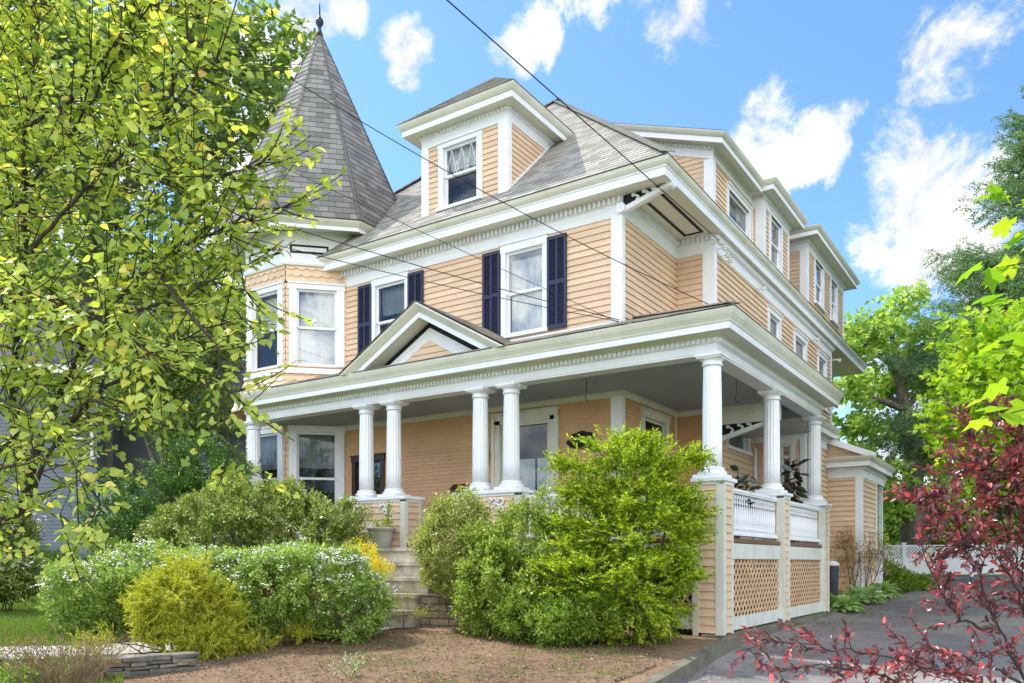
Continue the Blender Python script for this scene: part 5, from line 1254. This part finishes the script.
# bin
bb = at(831.5, HOR, 18.9); gz = ground_z(bb.x, bb.y); tb = empty('refuse_bin', (bb.x, bb.y, gz), 'slim dark grey bin with a white lid beside the porch end', 'bin')
m = MB(); m.lathe([(.14, 0), (.16, .9), (.17, .92)], 18, (bb.x, bb.y, gz)); m.build('body', paint('charcoal_plastic', (.06, .07, .09), .5, .06, 3, 0), tb, True)
m = MB(); m.lathe([(.175, .92), (.175, .96), (.12, 1.02), (.02, 1.04)], 18, (bb.x, bb.y, gz)); m.build('lid', PORC, tb, True)
# lattice fence far behind
def fence(px0, px1, d0, d1, h, label):
    a, b = gat(px0, d0), gat(px1, d1); e = empty('lattice_fence', a, label, 'fence'); d = Vector((b.x - a.x, b.y - a.y, 0)); Lf = d.length; ang = math.atan2(d.y, d.x); fr = frame((a.x, a.y, a.z), ang)
    n = max(1, round(Lf / 2.2)); st_ = Lf / n
    for i in range(n + 1): m = MB(); m.box(fr, i * st_ - .06, i * st_ + .06, -.06, .06, -.1, h + .05); m.prism([fr(i * st_ - .08, -.08, h + .05), fr(i * st_ + .08, -.08, h + .05), fr(i * st_ + .08, .08, h + .05), fr(i * st_ - .08, .08, h + .05)], (0, 0, .04)); m.build('post', WHITE, e)
    for i in range(n):
        m = MB(); u0, u1 = i * st_ + .06, (i + 1) * st_ - .06; m.box(fr, u0, u1, -.02, .02, h - .06, h); m.box(fr, u0, u1, -.02, .02, h * .55 - .04, h * .55); m.box(fr, u0, u1, -.012, .012, .05, h * .55 - .04)
        z0, z1 = h * .55, h - .06; H = z1 - z0; c = -H
        while c < u1 - u0 + H:
            s0, s1 = max(0, c), min(u1 - u0, c + H)
            if s1 - s0 > .02:
                m.bar(fr(u0 + s0, .008, z0 + s0 - c), fr(u0 + s1, .008, z0 + s1 - c), .035, .006, fr(0, 1, 0) - fr(0, 0, 0)); m.bar(fr(u0 + s0, -.008, z1 - s0 + c), fr(u0 + s1, -.008, z1 - s1 + c), .035, .006, fr(0, 1, 0) - fr(0, 0, 0))
            c += .12
        m.build('panel', WHITE, e)
fence(838, 1040, 31, 30, 1.15, 'white lattice topped fence at the end of the drive')

# ------------------------------------------------------------------ neighbouring house
nb = empty('neighbouring_house', at(90, 568, 27), 'blue grey clapboard house beyond the lawn on the left', 'house')
O = at(-60, HOR, 26); A0 = at(97, HOR, 26.5)
def nwall(px0, d0, px1, d1, z0, z1, holes=()):
    a, b = at(px0, HOR, d0), at(px1, HOR, d1); d = Vector((b.x - a.x, b.y - a.y, 0)); Lf = d.length; U = d.normalized(); m = MB()
    courses(m, (a.x, a.y, 0), U, Z, (U.y, -U.x, 0), z0, z1, .12, lambda v: (0, Lf), [(h0 * Lf, h1 * Lf, q0, q1) for h0, h1, q0, q1 in holes], .018); m.build('wall', BLUEG, nb)
    return a, U, Lf
a, U, Lf = nwall(-120, 25.5, 97, 26.3, .6, 7.6, [(.885, .985, 4.95, 6.15)])
nwall(97, 26.3, 121, 29, .6, 7.6); nwall(121, 29, 262, 31, .6, 6.6)
ang = math.atan2(U.y, U.x); cx = a + U * (Lf * .935); fr = frame((cx.x, cx.y, 4.95), ang); hw = .05 * Lf
m = MB()
for s_ in (-1, 1): m.box(fr, min(s_ * hw, s_ * (hw - .10)), max(s_ * hw, s_ * (hw - .10)), -.05, .05, 0, 1.2)
m.box(fr, -hw - .06, hw + .06, -.05, .06, 1.2, 1.34); m.box(fr, -hw - .06, hw + .06, -.05, .09, -.08, 0); m.box(fr, -hw, hw, -.05, .02, .57, .63); W = m.build('window', TRIM, nb)
m = MB(); m.face([fr(-hw, -.03, 0), fr(hw, -.03, 0), fr(hw, -.03, 1.2), fr(-hw, -.03, 1.2)]); m.build('pane', GLASS, W)
m = MB(); m.face([fr(-hw - .3, -.8, -.5), fr(hw + .3, -.8, -.5), fr(hw + .3, -.8, 1.7), fr(-hw - .3, -.8, 1.7)]); m.build('room_back', bpy.data.materials['dim_interior_plaster'], W)
p0, p1, p2, p3 = at(-130, HOR, 24.8), at(103, HOR, 25.6), at(125, HOR, 28.4), at(275, HOR, 30.4)
m = MB()
m.prism([(p0.x, p0.y, 7.5), (p1.x, p1.y, 7.5), (p1.x, p1.y, 7.75), (p0.x, p0.y, 7.75)], (FWD * .15)); q0, q1 = p0 + FWD * 5, p1 + FWD * 5
m.face([(p0.x, p0.y, 7.7), (p1.x, p1.y, 7.7), (q1.x, q1.y, 11), (q0.x, q0.y, 11)], 1); m.face([(p1.x, p1.y, 7.7), (q1.x, q1.y, 11), (q1.x + 4, q1.y + 3, 7.7)], 1); m.face([(p0.x, p0.y, 7.52), (p1.x, p1.y, 7.52), (p1.x + FWD.x, p1.y + FWD.y, 7.52), (p0.x + FWD.x, p0.y + FWD.y, 7.52)])
m.prism([(p2.x, p2.y, 6.5), (p3.x, p3.y, 6.5), (p3.x, p3.y, 6.75), (p2.x, p2.y, 6.75)], (FWD * .15)); q2, q3 = p2 + FWD * 4, p3 + FWD * 4
m.face([(p2.x, p2.y, 6.7), (p3.x, p3.y, 6.7), (q3.x, q3.y, 8.6), (q2.x, q2.y, 8.6)], 1)
m.build('roof', [TRIM, paint('dark_slate_roofing', (.07, .07, .08), .9, .15, 3, .3)], nb)
a, b = at(101, HOR, 26.2), at(116, HOR, 26.6); d = Vector((b.x - a.x, b.y - a.y, 0)); fr = frame((a.x, a.y, 0), math.atan2(d.y, d.x)); m = MB()
m.box(fr, 0, .5, -.02, .05, 2.0, 3.9)
for i in range(16): z = 2.08 + i * .11; m.prism([fr(.05, .055, z), fr(.45, .055, z), fr(.45, .09, z - .05), fr(.05, .09, z - .05)], (0, 0, .012))
m.build('louvre_panel', WHITE, nb)

# ------------------------------------------------------------------ trees
def trunk(*pts): return [(*at(px, py, d), r) for px, py, d, r in pts]
g0 = gat(914, 33)
tree('oak_tree', 'light green oak with forking dark trunk behind the rear wing', g0,
     [(g0.x, g0.y, g0.z, .55)] + trunk((911, 520, 33, .44), (913, 470, 33, .40), (914, 440, 33, .36), (905, 410, 33, .26), (898, 375, 33, .18), (892, 335, 33, .10)),
     [CL(858, 352, 33, 24, 13), CL(884, 328, 33, 24, 12), CL(928, 340, 33.5, 26, 15), CL(846, 392, 32, 26, 13), CL(882, 384, 34, 22, 11), CL(936, 388, 33, 26, 15), CL(858, 432, 32, 26, 13), CL(905, 305, 33, 16, 9), CL(958, 425, 33, 28, 20), CL(842, 328, 33, 18, 10), CL(902, 430, 34, 20, 9), CL(870, 478, 33, 28, 12), CL(942, 462, 33, 26, 16), CL(905, 362, 34, 18, 10), CL(843, 462, 32, 20, 12), CL(880, 510, 33, 24, 10)],
     8, 1150, 11, .55, .27, .19, 'oval', LF_OAK, BARK, lo=.2, limb_k=.9, lump=.35)
def bgtree(px, d, label, cl, mat, n, ln, name='background_tree'):
    g = gat(px, d); tree(name, label, g, [(g.x, g.y, g.z, .3), (g.x + .1, g.y, g.z + 3, .24), (g.x, g.y + .1, g.z + 5.5, .16)], cl, 5, n, 10, ln * 2.4, ln, ln * .62, 'oval', mat, BARK, lo=.25, limb_k=.6, group='trees behind the gardens', lump=.3)
bgtree(868, 46, 'dark leafy tree low behind the rear wing', [CL(868, 520, 46, 46, 34), CL(845, 480, 46, 36, 30), CL(895, 540, 45, 36, 30), CL(862, 555, 44, 40, 16)], LF_MID, 1500, .30)
bgtree(950, 44, 'bright leafy tree behind the lattice fence', [CL(945, 520, 44, 46, 36), CL(985, 545, 42, 44, 22), CL(930, 550, 42, 40, 14), CL(975, 470, 46, 40, 36)], LF_MID, 1700, .30)
bgtree(1030, 40, 'dense green tree behind the purple plum', [CL(1010, 480, 40, 60, 50), CL(1050, 420, 40, 60, 60), CL(1030, 540, 39, 60, 26), CL(975, 380, 42, 40, 50)], LF_DARK, 2000, .30)
g = gat(1090, 17)
tree('maple_tree', 'bright yellow green maple right of the drive', g, [(g.x, g.y, g.z, .22), (*at(1085, 480, 17), .18), (*at(1075, 400, 17), .14), (*at(1060, 300, 17), .08)],
     [CL(985, 385, 16, 44, 26), CL(1015, 340, 16.5, 48, 34), CL(965, 430, 16, 36, 24), CL(1020, 420, 16, 50, 34), CL(1000, 470, 16, 42, 20), CL(1060, 380, 17, 50, 50)],
     9, 1500, 9, .34, .125, .11, 'maple', LF_MAPLE, BARK, lo=.2, limb_k=.35, lump=.35, droop=.15)
# spruce
def spruce(base, H, label):
    e = empty('blue_spruce', base, label, 'spruce'); b = Vector(base); m = MB(); m.tube([b, b + Vector((0, 0, H * .5)), b + Vector((0, 0, H))], [.32, .2, .03], 9); m.build('trunk', BARK, e, True); br = MB(); P, D_ = [], []
    z = 5.2
    while z < H - .3:
        Lb = (H - z) * .42 + .7; nb_ = 8
        for k in range(nb_):
            a = rnd.uniform(0, 2 * PI); l = Lb * rnd.uniform(.75, 1.1); s0 = b + Vector((0, 0, z + rnd.uniform(-.2, .2))); hd = Vector((math.cos(a), math.sin(a), 0))
            pts = [s0 + hd * (l * t) + Vector((0, 0, -.22 * l * math.sin(t * 2.2) + .16 * l * t * t)) for t in (0, .25, .5, .75, 1)]; br.tube(pts, [.05, .04, .03, .02, .008], 5, cap=False)
            for t in np.linspace(.22, 1, int(5 + l * 6)):
                i = min(3, int(t * 4)); q = pts[i].lerp(pts[i + 1], t * 4 - i); sd = Vector((-hd.y, hd.x, 0))
                for s_ in (-1, 1):
                    w = (1.05 - t * .75) * l * .40 * rnd.uniform(.6, 1.1); dd = (hd * .75 + sd * s_ + Vector((0, 0, rnd.uniform(-.55, -.1)))).normalized()
                    for j in range(max(1, int(w / .16))): P.append(q + dd * (w * (j + .5) / max(1, int(w / .16)))); D_.append(dd + Vector((rnd.gauss(0, .3), rnd.gauss(0, .3), rnd.gauss(-.1, .25))))
        z += .42
    br.build('branch', BARK, e); P = np.array([tuple(p) for p in P]); D_ = np.array([tuple(p) for p in D_]); a, c, q = sprig(P, D_, .28, 16, ang=.75, up=.0, jit=.03); n = len(a); leaf_obj('needles', a, c, q, .09 * NR.uniform(.8, 1.2, n), .03, 'lance', LF_SPRUCE, e)
spruce(gat(1062, 24), 16.0, 'tall blue green spruce behind the maple on the right')
# large leaved maple bough close to the camera on the right
bo = empty('maple_bough', gat(1270, 4.6), 'near maple bough with big yellow green leaves at the right edge', 'tree'); m = MB(); P, D_ = [], []
g = gat(1270, 4.6); tz = Vector((g.x, g.y, 0)); m.tube([g, tz + Vector((.02, .01, 1.2)), tz + Vector((-.02, .02, 2.4)), tz + Vector((.03, 0, 3.6)), tz + Vector((0, 0, 4.8))], [.065, .055, .045, .03, .01], 8); m.build('trunk', BARK, bo, True); m = MB()
for (px0, py0, px1, py1) in ((1240, 260, 1000, 205), (1240, 300, 996, 268), (1245, 330, 1002, 300), (1250, 370, 990, 345), (1255, 420, 1004, 415), (1250, 350, 1015, 385), (1240, 280, 1015, 240)):
    p, q = Vector((g.x, g.y, at(px0, py0, 4.7).z)), at(px1, py1, 4.3 + rnd.uniform(-.3, .3)); cp = curve_pts(p, q, (0, 0, .12), 9); m.tube(cp, [.016 - .0016 * i for i in range(9)], 5, cap=False)
    for k in range(5, 9):
        for s_ in range(3): P.append(cp[k] + Vector((rnd.gauss(0, .04), rnd.gauss(0, .04), rnd.gauss(0, .03)))); D_.append((q - p).normalized() * rnd.uniform(.3, 1) + Vector((rnd.gauss(0, .5), rnd.gauss(0, .5), rnd.uniform(-.7, .15))))
for i in range(46):
    a = rnd.uniform(0, 2 * PI); z = rnd.uniform(2.0, 4.6); hd = Vector((math.cos(a), math.sin(a), 0)); lf = max(0, -hd.dot(RGT)); l = rnd.uniform(.7, 1.5) * (1 - .28 * lf) * (1 if z < 3.4 else .85)
    p = Vector((g.x, g.y, z)); q = p + hd * l + Vector((0, 0, rnd.uniform(.0, .4))); cp = curve_pts(p, q, (0, 0, .10), 7); m.tube(cp, [.013 - .0017 * i for i in range(7)], 5, cap=False)
    for k in range(2, 7):
        for s_ in range(4): P.append(cp[k] + Vector((rnd.gauss(0, .07), rnd.gauss(0, .07), rnd.gauss(0, .05)))); D_.append(hd * rnd.uniform(.2, 1) + Vector((rnd.gauss(0, .6), rnd.gauss(0, .6), rnd.uniform(-.7, .15))))
m.build('branch', TWIGD, bo); P = np.array([tuple(p) for p in P]); D_ = np.array([tuple(p) for p in D_]); n = len(P)
leaf_obj('foliage', P, D_, np.array([0, 0, 1.]) + NR.normal(size=P.shape) * .35, NR.uniform(.10, .17, n), NR.uniform(.09, .14, n), 'maple', LF_MAPLE, bo)

# big trees at the left behind
g = gat(70, 32)
tree('maple_tree', 'large dark green maple rising behind the near tree on the left', g, [(g.x, g.y, g.z, .5), (*at(72, 470, 32), .42), (*at(80, 330, 32), .34), (*at(95, 200, 32), .25), (*at(120, 90, 32), .15)],
     [CL(232, 70, 31, 60, 50), CL(180, 130, 31, 60, 50), CL(278, 120, 30.5, 34, 36), CL(120, 70, 32, 80, 60), CL(50, 150, 32, 80, 60), CL(30, 40, 32, 80, 70), CL(195, 205, 31, 44, 36), CL(120, 230, 32, 60, 44), CL(40, 280, 32, 64, 50), CL(170, 10, 32, 70, 50), CL(10, 370, 31, 50, 36), CL(285, 45, 31, 26, 26), CL(205, 290, 32, 36, 40), CL(300, 150, 30.5, 16, 16)],
     8, 3400, 11, .60, .27, .19, 'oval', LF_DARK, BARK, lo=.25, limb_k=.8, lump=.3)
bgtree(215, 42, 'dark tree between the neighbouring house and the tower', [CL(205, 380, 42, 40, 40), CL(235, 330, 42, 28, 50), CL(180, 330, 44, 50, 40), CL(225, 430, 42, 30, 24), CL(150, 385, 42, 36, 34), CL(185, 400, 42, 36, 34)], LF_DARK, 1300, .28)
bgtree(165, 24.5, 'dark leafy small tree before the wing of the blue grey house', [CL(180, 375, 24.5, 46, 38), CL(214, 345, 24.5, 28, 34), CL(140, 400, 24.5, 36, 26), CL(222, 405, 24, 18, 20), CL(150, 345, 24.5, 34, 30), CL(190, 425, 24, 36, 16)], LF_DARK, 1700, .15)
bgtree(20, 44, 'dark tree over the roof of the blue grey house', [CL(20, 330, 44, 80, 60), CL(100, 300, 44, 60, 60), CL(-40, 250, 44, 70, 70)], LF_DARK, 1300, .32)

# near linden: limbs from a trunk outside the frame
lt = gat(-190, 7.2); ln_ = empty('linden_tree', lt, 'near linden tree with sunlit yellow green heart shaped leaves on the left', 'tree')
m = MB(); top = at(-120, 480, 7.2); m.tube([lt, lt.lerp(top, .6) + Vector((.02, 0, 0)), top, at(-60, 330, 7.2)], [.16, .14, .12, .09], 9); m.build('trunk', BARK, ln_, True)
LB = [[(-120, 480, 7.2), (-30, 535, 7), (20, 512, 6.8), (60, 432, 6.6), (110, 385, 6.5), (160, 350, 6.4), (205, 330, 6.3), (238, 318, 6.3)],
      [(-90, 420, 7.2), (-20, 460, 7), (15, 440, 6.9), (12, 380, 6.8), (26, 260, 6.8), (24, 130, 6.8), (40, 20, 6.8), (50, -60, 6.8)],
      [(20, 512, 6.8), (40, 440, 6.7), (90, 330, 6.4), (150, 265, 6.2), (205, 235, 6.1), (250, 220, 6.0), (280, 208, 6.0)],
      [(26, 260, 6.8), (60, 215, 6.6), (110, 165, 6.4), (150, 130, 6.2), (190, 90, 6.1), (215, 65, 6.0)],
      [(-60, 330, 7.2), (0, 215, 6.9), (60, 150, 6.7), (110, 70, 6.5), (150, 0, 6.4), (170, -60, 6.4)],
      [(60, 432, 6.6), (90, 400, 6.2), (140, 420, 6.0), (170, 400, 5.9), (205, 385, 5.8), (232, 392, 5.8)],
      [(-60, 460, 7), (0, 400, 6.4), (50, 420, 6.1), (75, 470, 6.0), (100, 500, 5.9), (90, 520, 5.9)],
      [(-30, 535, 7), (0, 470, 6.5), (40, 455, 6.0), (70, 490, 5.8), (60, 515, 5.8)],
      [(24, 130, 6.8), (70, 100, 6.5), (120, 40, 6.3), (165, -5, 6.2), (215, -30, 6.1)],
      [(90, 330, 6.4), (130, 310, 6.3), (180, 300, 6.2), (215, 280, 6.1), (245, 290, 6.1)],
      [(-60, 330, 7.2), (-10, 300, 6.4), (60, 300, 6.0), (120, 330, 5.8), (160, 365, 5.7)],
      [(110, 165, 6.4), (170, 180, 6.1), (220, 175, 5.9), (262, 162, 5.9)],
      [(160, 130, 6.2), (180, 60, 6.0), (195, 20, 6.0), (205, 5, 6.0)],
      [(-90, 420, 7.2), (-20, 100, 7.0), (0, 10, 6.8), (10, -80, 6.8)],
      [(150, 265, 6.2), (190, 310, 6.0), (218, 350, 5.9), (226, 420, 5.8), (230, 450, 5.8)],
      [(-60, 330, 7.2), (-150, 200, 7.4), (-260, 100, 7.6), (-330, 20, 7.6)], [(-90, 420, 7.2), (-220, 330, 7.4), (-330, 300, 7.5), (-400, 250, 7.6)], [(-60, 330, 7.2), (-80, 150, 7.6), (-110, 0, 7.8), (-130, -120, 7.9)], [(-60, 330, 7.2), (-20, 150, 8.0), (30, 20, 8.4), (60, -80, 8.6)]]
mb = MB(); P, D_ = [], []
def dense(pts, st=.12):
    out = []
    for a, b in zip(pts, pts[1:]):
        n = max(1, int((b - a).length / st)); out += [a.lerp(b, i / n) + Vector((rnd.gauss(0, .008), rnd.gauss(0, .008), rnd.gauss(0, .008))) for i in range(n)]
    return out + [pts[-1]]
for li, pl in enumerate(LB):
    pts = dense([at(*p) for p in pl]); n = len(pts); r0 = .034 if li < 3 else .02; mb.tube(pts, [max(.004, r0 * (1 - .9 * i / n)) for i in range(n)], 6)
    for i in range(4, n):
        f = i / n
        for _ in range(7 if rnd.random() < (.3 + .5 * f) else 5):
            if rnd.random() > ((.97 if pts[i].z > 3.4 else .8) if li not in (0, 5, 6, 7, 14) else (.5 if li == 0 else .2)): continue
            t = (pts[min(i + 1, n - 1)] - pts[i - 1]).normalized(); dr = (t * .5 + Vector((rnd.gauss(0, .6), rnd.gauss(0, .6), rnd.gauss(.05, .55)))).normalized(); l = rnd.uniform(.22, .75)
            q = pts[i] + dr * l; cp = curve_pts(pts[i], q, (0, 0, -.05 * l), 6); mb.tube(cp, [.006, .0055, .005, .0045, .004, .003], 4, cap=False)
            for k in range(int(l / .055)):
                u = .2 + .8 * (k + rnd.random() * .6) / (l / .055); u = min(u, 1.0); c = cp[0].lerp(cp[-1], u); sd = dr.cross(Vector((0, 0, 1))).normalized() * (1 if k % 2 else -1)
                dd = dr * .6 + sd * rnd.uniform(.4, 1.1) + Vector((0, 0, rnd.uniform(-.9, .1))); P.append(c + dd.normalized() * rnd.uniform(.01, .04)); D_.append(dd)
mb.build('branch', TWIGD, ln_, True)
P = np.array([tuple(p) for p in P]); D_ = np.array([tuple(p) for p in D_]); n = len(P); print('linden leaves', n)
leaf_obj('foliage', P, D_, np.array([.1, -.35, .8]) + NR.normal(size=P.shape) * .5, .070 * NR.uniform(.45, 1.3, n), .064 * NR.uniform(.6, 1.15, n), 'heart', LF_LINDEN, ln_)

# purple leaved plum at the bottom right
pb = gat(1060, 5.2); pe_ = empty('purple_plum', pb, 'purple red leaved plum shrub in the right foreground', 'plum shrub')
PB = [[(1060, 760, 5.2), (1030, 690, 5.2), (1000, 630, 5.2), (975, 570, 5.2), (950, 515, 5.2), (925, 505, 5.2)],
      [(1060, 760, 5.2), (1040, 650, 5.3), (1010, 540, 5.3), (985, 470, 5.3), (970, 430, 5.3)],
      [(1060, 760, 5.2), (1060, 640, 5.4), (1050, 520, 5.4), (1020, 450, 5.4), (1000, 412, 5.4)],
      [(1060, 760, 5.2), (1000, 690, 5.0), (940, 672, 4.9), (880, 655, 4.8), (825, 646, 4.8), (770, 640, 4.8), (735, 652, 4.8)],
      [(1000, 690, 5.0), (930, 690, 4.9), (870, 672, 4.8), (820, 664, 4.8), (780, 672, 4.8)],
      [(1000, 630, 5.2), (960, 620, 5.1), (940, 590, 5.1), (925, 555, 5.1), (932, 530, 5.1)],
      [(1030, 690, 5.2), (990, 665, 5.0), (950, 655, 4.9), (915, 640, 4.9), (895, 668, 4.9)],
      [(1040, 650, 5.3), (1020, 600, 5.1), (1000, 560, 5.0), (965, 545, 5.0)],
      [(1050, 520, 5.4), (1030, 480, 5.2), (1000, 470, 5.1), (960, 468, 5.1), (925, 500, 5.1)],
      [(1060, 640, 5.4), (1040, 560, 5.2), (1020, 510, 5.1), (1012, 460, 5.1)],
      [(1050, 520, 5.4), (1060, 460, 5.4), (1045, 420, 5.4)], [(1060, 760, 5.2), (1030, 720, 4.9), (985, 690, 4.8), (950, 680, 4.8)]]
mb = MB(); P, D_ = [], []
for li, pl in enumerate(PB):
    pts = dense([at(*p) for p in pl], .055); n = len(pts); mb.tube(pts, [max(.003, .012 * (1 - .8 * i / n)) for i in range(n)], 6); low = li in (3, 4, 6)
    for i in range(int(n * (.42 if low else .3)), n):
        for _ in range(2 if low else 4):
            if rnd.random() > (.75 if low else (.97 if pts[i].z > 1.6 else .45)): continue
            t = (pts[min(i + 1, n - 1)] - pts[i - 1]).normalized(); dr = (t * .5 + Vector((rnd.gauss(0, .55), rnd.gauss(0, .55), rnd.gauss(.15, .5)))).normalized(); l = rnd.uniform(.08, .26); q = pts[i] + dr * l; mb.tube([pts[i], pts[i].lerp(q, .5), q], [.003, .0026, .002], 4, cap=False)
            for k in range(int(l / .021)):
                u = .15 + .85 * (k + rnd.random()) / (l / .021); a = k * 2.4 + rnd.random(); sd = (dr.orthogonal().normalized() * math.cos(a) + dr.cross(dr.orthogonal().normalized()) * math.sin(a)); dd = dr * .8 + sd * rnd.uniform(.4, .9) + Vector((0, 0, -.1)); P.append(pts[i].lerp(q, min(1, u))); D_.append(dd)
mb.build('branch', TWIGD, pe_, True); P = np.array([tuple(p) for p in P]); D_ = np.array([tuple(p) for p in D_]); n = len(P); print('plum leaves', n)
leaf_obj('foliage', P, D_, np.array([0, 0, .8]) + NR.normal(size=P.shape) * .6, .056 * NR.uniform(.6, 1.25, n), .029 * NR.uniform(.7, 1.2, n), 'blade6', LF_PLUM, pe_)
# ------------------------------------------------------------------ sky, sun, camera
SUN_DIR = Vector((-.70, -.05, 1.0)).normalized()
el = math.asin(SUN_DIR.z); az = math.atan2(SUN_DIR.x, SUN_DIR.y)   # from +Y towards +X
w = bpy.data.worlds.new('World'); scene.world = w; w.use_nodes = True; nt = w.node_tree; nt.nodes.clear()
out = N(nt, 'ShaderNodeOutputWorld'); bg = N(nt, 'ShaderNodeBackground', Strength=.15)
sky = N(nt, 'ShaderNodeTexSky'); sky.sky_type = 'NISHITA'; sky.sun_disc = False; sky.sun_elevation = el; sky.sun_rotation = az; sky.altitude = 0; sky.air_density = 1.0; sky.dust_density = .6; sky.ozone_density = 2.5
tc = N(nt, 'ShaderNodeTexCoord'); nrm = N(nt, 'ShaderNodeVectorMath', operation='NORMALIZE'); L(nt, tc.outputs['Generated'], nrm.inputs[0])
def dirpx(px, py): return (at(px, py, 1) - CAM).normalized()
# cumulus: placed by compass bearing and height, torn by noise
CLD = [(940, 215, 75, 1.0), (900, 235, 50, .9), (985, 190, 60, .95), (780, 138, 56, 1.0), (752, 172, 46, .95), (810, 160, 30, .7), (955, 55, 52, .9), (930, 85, 36, .75), (985, 15, 50, .85), (905, 140, 36, .75), (945, 150, 30, .6), (845, 112, 18, .7),
       (528, 38, 32, 1.2), (498, 48, 18, .95), (412, 38, 30, 1.15), (406, 75, 20, .95), (345, 5, 26, .75), (300, 12, 34, .8), (240, 90, 70, .9), (215, 170, 60, .85), (180, 250, 90, .9), (60, 120, 130, .9), (60, 330, 140, .95),
       (905, 430, 85, .9), (860, 470, 60, .9), (960, 440, 80, .85), (840, 540, 120, .8), (1100, 300, 110, .9), (1160, 120, 90, .85), (-150, 150, 200, .9), (-150, 400, 200, .9), (640, -160, 150, .8), (200, -260, 200, .8), (900, -300, 180, .8), (1400, 300, 180, .9)]
acc = None
for (px, py, r, a) in CLD:
    d = dirpx(px, py); rad = math.atan(r / FOC * max(.35, (d.dot(FWD)) ** 1.0))
    dp = N(nt, 'ShaderNodeVectorMath', operation='DOT_PRODUCT'); L(nt, nrm.outputs[0], dp.inputs[0]); dp.inputs[1].default_value = tuple(d)
    mr = N(nt, 'ShaderNodeMapRange'); mr.interpolation_type = 'SMOOTHSTEP'; L(nt, dp.outputs['Value'], mr.inputs[0]); mr.inputs[1].default_value = math.cos(rad * 1.5); mr.inputs[2].default_value = math.cos(rad * .2); mr.inputs[4].default_value = a
    if acc is None: acc = mr.outputs[0]
    else: mx = N(nt, 'ShaderNodeMath', operation='MAXIMUM'); L(nt, acc, mx.inputs[0]); L(nt, mr.outputs[0], mx.inputs[1]); acc = mx.outputs[0]
# unseen cloud added behind the viewer, overbright to fill the shaded facade
def dotmap(v, a, b, hi):
    dp = N(nt, 'ShaderNodeVectorMath', operation='DOT_PRODUCT'); L(nt, nrm.outputs[0], dp.inputs[0]); dp.inputs[1].default_value = v
    mr = N(nt, 'ShaderNodeMapRange'); L(nt, dp.outputs['Value'], mr.inputs[0]); mr.inputs[1].default_value = a; mr.inputs[2].default_value = b; mr.inputs[4].default_value = hi; return mr.outputs[0]
bk = dotmap(tuple(-FWD), -.1, .4, .85); mx = N(nt, 'ShaderNodeMath', operation='MAXIMUM'); L(nt, acc, mx.inputs[0]); L(nt, bk, mx.inputs[1]); acc = mx.outputs[0]
n1 = N(nt, 'ShaderNodeTexNoise', Scale=10.0, Detail=12.0, Roughness=.68); L(nt, nrm.outputs[0], n1.inputs['Vector']); n1.inputs['Distortion'].default_value = .3
k1 = N(nt, 'ShaderNodeMath', operation='MULTIPLY_ADD'); L(nt, n1.outputs[0], k1.inputs[0]); k1.inputs[1].default_value = 3.7; k1.inputs[2].default_value = -2.36
k2 = N(nt, 'ShaderNodeMath', operation='ADD'); L(nt, acc, k2.inputs[0]); L(nt, k1.outputs[0], k2.inputs[1])
cd = N(nt, 'ShaderNodeMapRange'); cd.interpolation_type = 'SMOOTHSTEP'; L(nt, k2.outputs[0], cd.inputs[0]); cd.inputs[1].default_value = -.05; cd.inputs[2].default_value = .58
n2 = N(nt, 'ShaderNodeTexNoise', Scale=14.0, Detail=6.0); L(nt, nrm.outputs[0], n2.inputs['Vector']); cr = ramp(nt, n2.outputs[0], [(.3, (CLOUD_LO,) * 3), (.7, (CLOUD_HI,) * 3)])
tn = N(nt, 'ShaderNodeMix', data_type='RGBA', blend_type='MULTIPLY'); tn.inputs[0].default_value = 1; L(nt, sky.outputs[0], tn.inputs[6]); tn.inputs[7].default_value = (.60, .79, 1, 1)
hs = N(nt, 'ShaderNodeHueSaturation', Saturation=SKY_SAT, Value=SKY_VAL); L(nt, tn.outputs[2], hs.inputs['Color'])
sc = N(nt, 'ShaderNodeVectorMath', operation='SCALE'); L(nt, cr.outputs[0], sc.inputs[0]); kb_ = N(nt, 'ShaderNodeMath', operation='MULTIPLY_ADD'); L(nt, bk, kb_.inputs[0]); kb_.inputs[1].default_value = CLOUD_K * 2.8; kb_.inputs[2].default_value = CLOUD_K; L(nt, kb_.outputs[0], sc.inputs['Scale'])  # added cloud behind the viewer gets extra brightness as facade fill
mx = N(nt, 'ShaderNodeMix', data_type='RGBA'); L(nt, cd.outputs[0], mx.inputs[0]); L(nt, hs.outputs[0], mx.inputs[6]); L(nt, sc.outputs[0], mx.inputs[7]); L(nt, mx.outputs[2], bg.inputs[0]); L(nt, bg.outputs[0], out.inputs[0])

sd = bpy.data.lights.new('sun', 'SUN'); sd.energy = SUN_E; sd.angle = R(.53); sd.color = (1, .95, .86); so = bpy.data.objects.new('sun', sd); COL.objects.link(so)
so.rotation_euler = (-SUN_DIR).to_track_quat('-Z', 'Y').to_euler(); so.location = (0, 0, 40)

cd_ = bpy.data.cameras.new('camera'); co = bpy.data.objects.new('camera', cd_); COL.objects.link(co); co.location = CAM; co.rotation_euler = (PI / 2, 0, HEAD)
cd_.sensor_width = 36; cd_.lens = FOC / 1024 * 36; cd_.shift_y = (HOR - 341.5) / 1024; cd_.clip_start = .05; cd_.clip_end = 3000
scene.camera = co
scene.render.resolution_x, scene.render.resolution_y = 1024, 683
vs = scene.view_settings; vs.view_transform = 'Standard'; vs.look = 'None'; vs.gamma = 1; vs.exposure = EXPO; vs.use_curve_mapping = False
scene.cycles.max_bounces = 7; scene.cycles.diffuse_bounces = 4; scene.cycles.glossy_bounces = 3; scene.cycles.transmission_bounces = 4; scene.cycles.transparent_max_bounces = 8
scene.cycles.use_denoising = True; scene.cycles.sample_clamp_indirect = 6
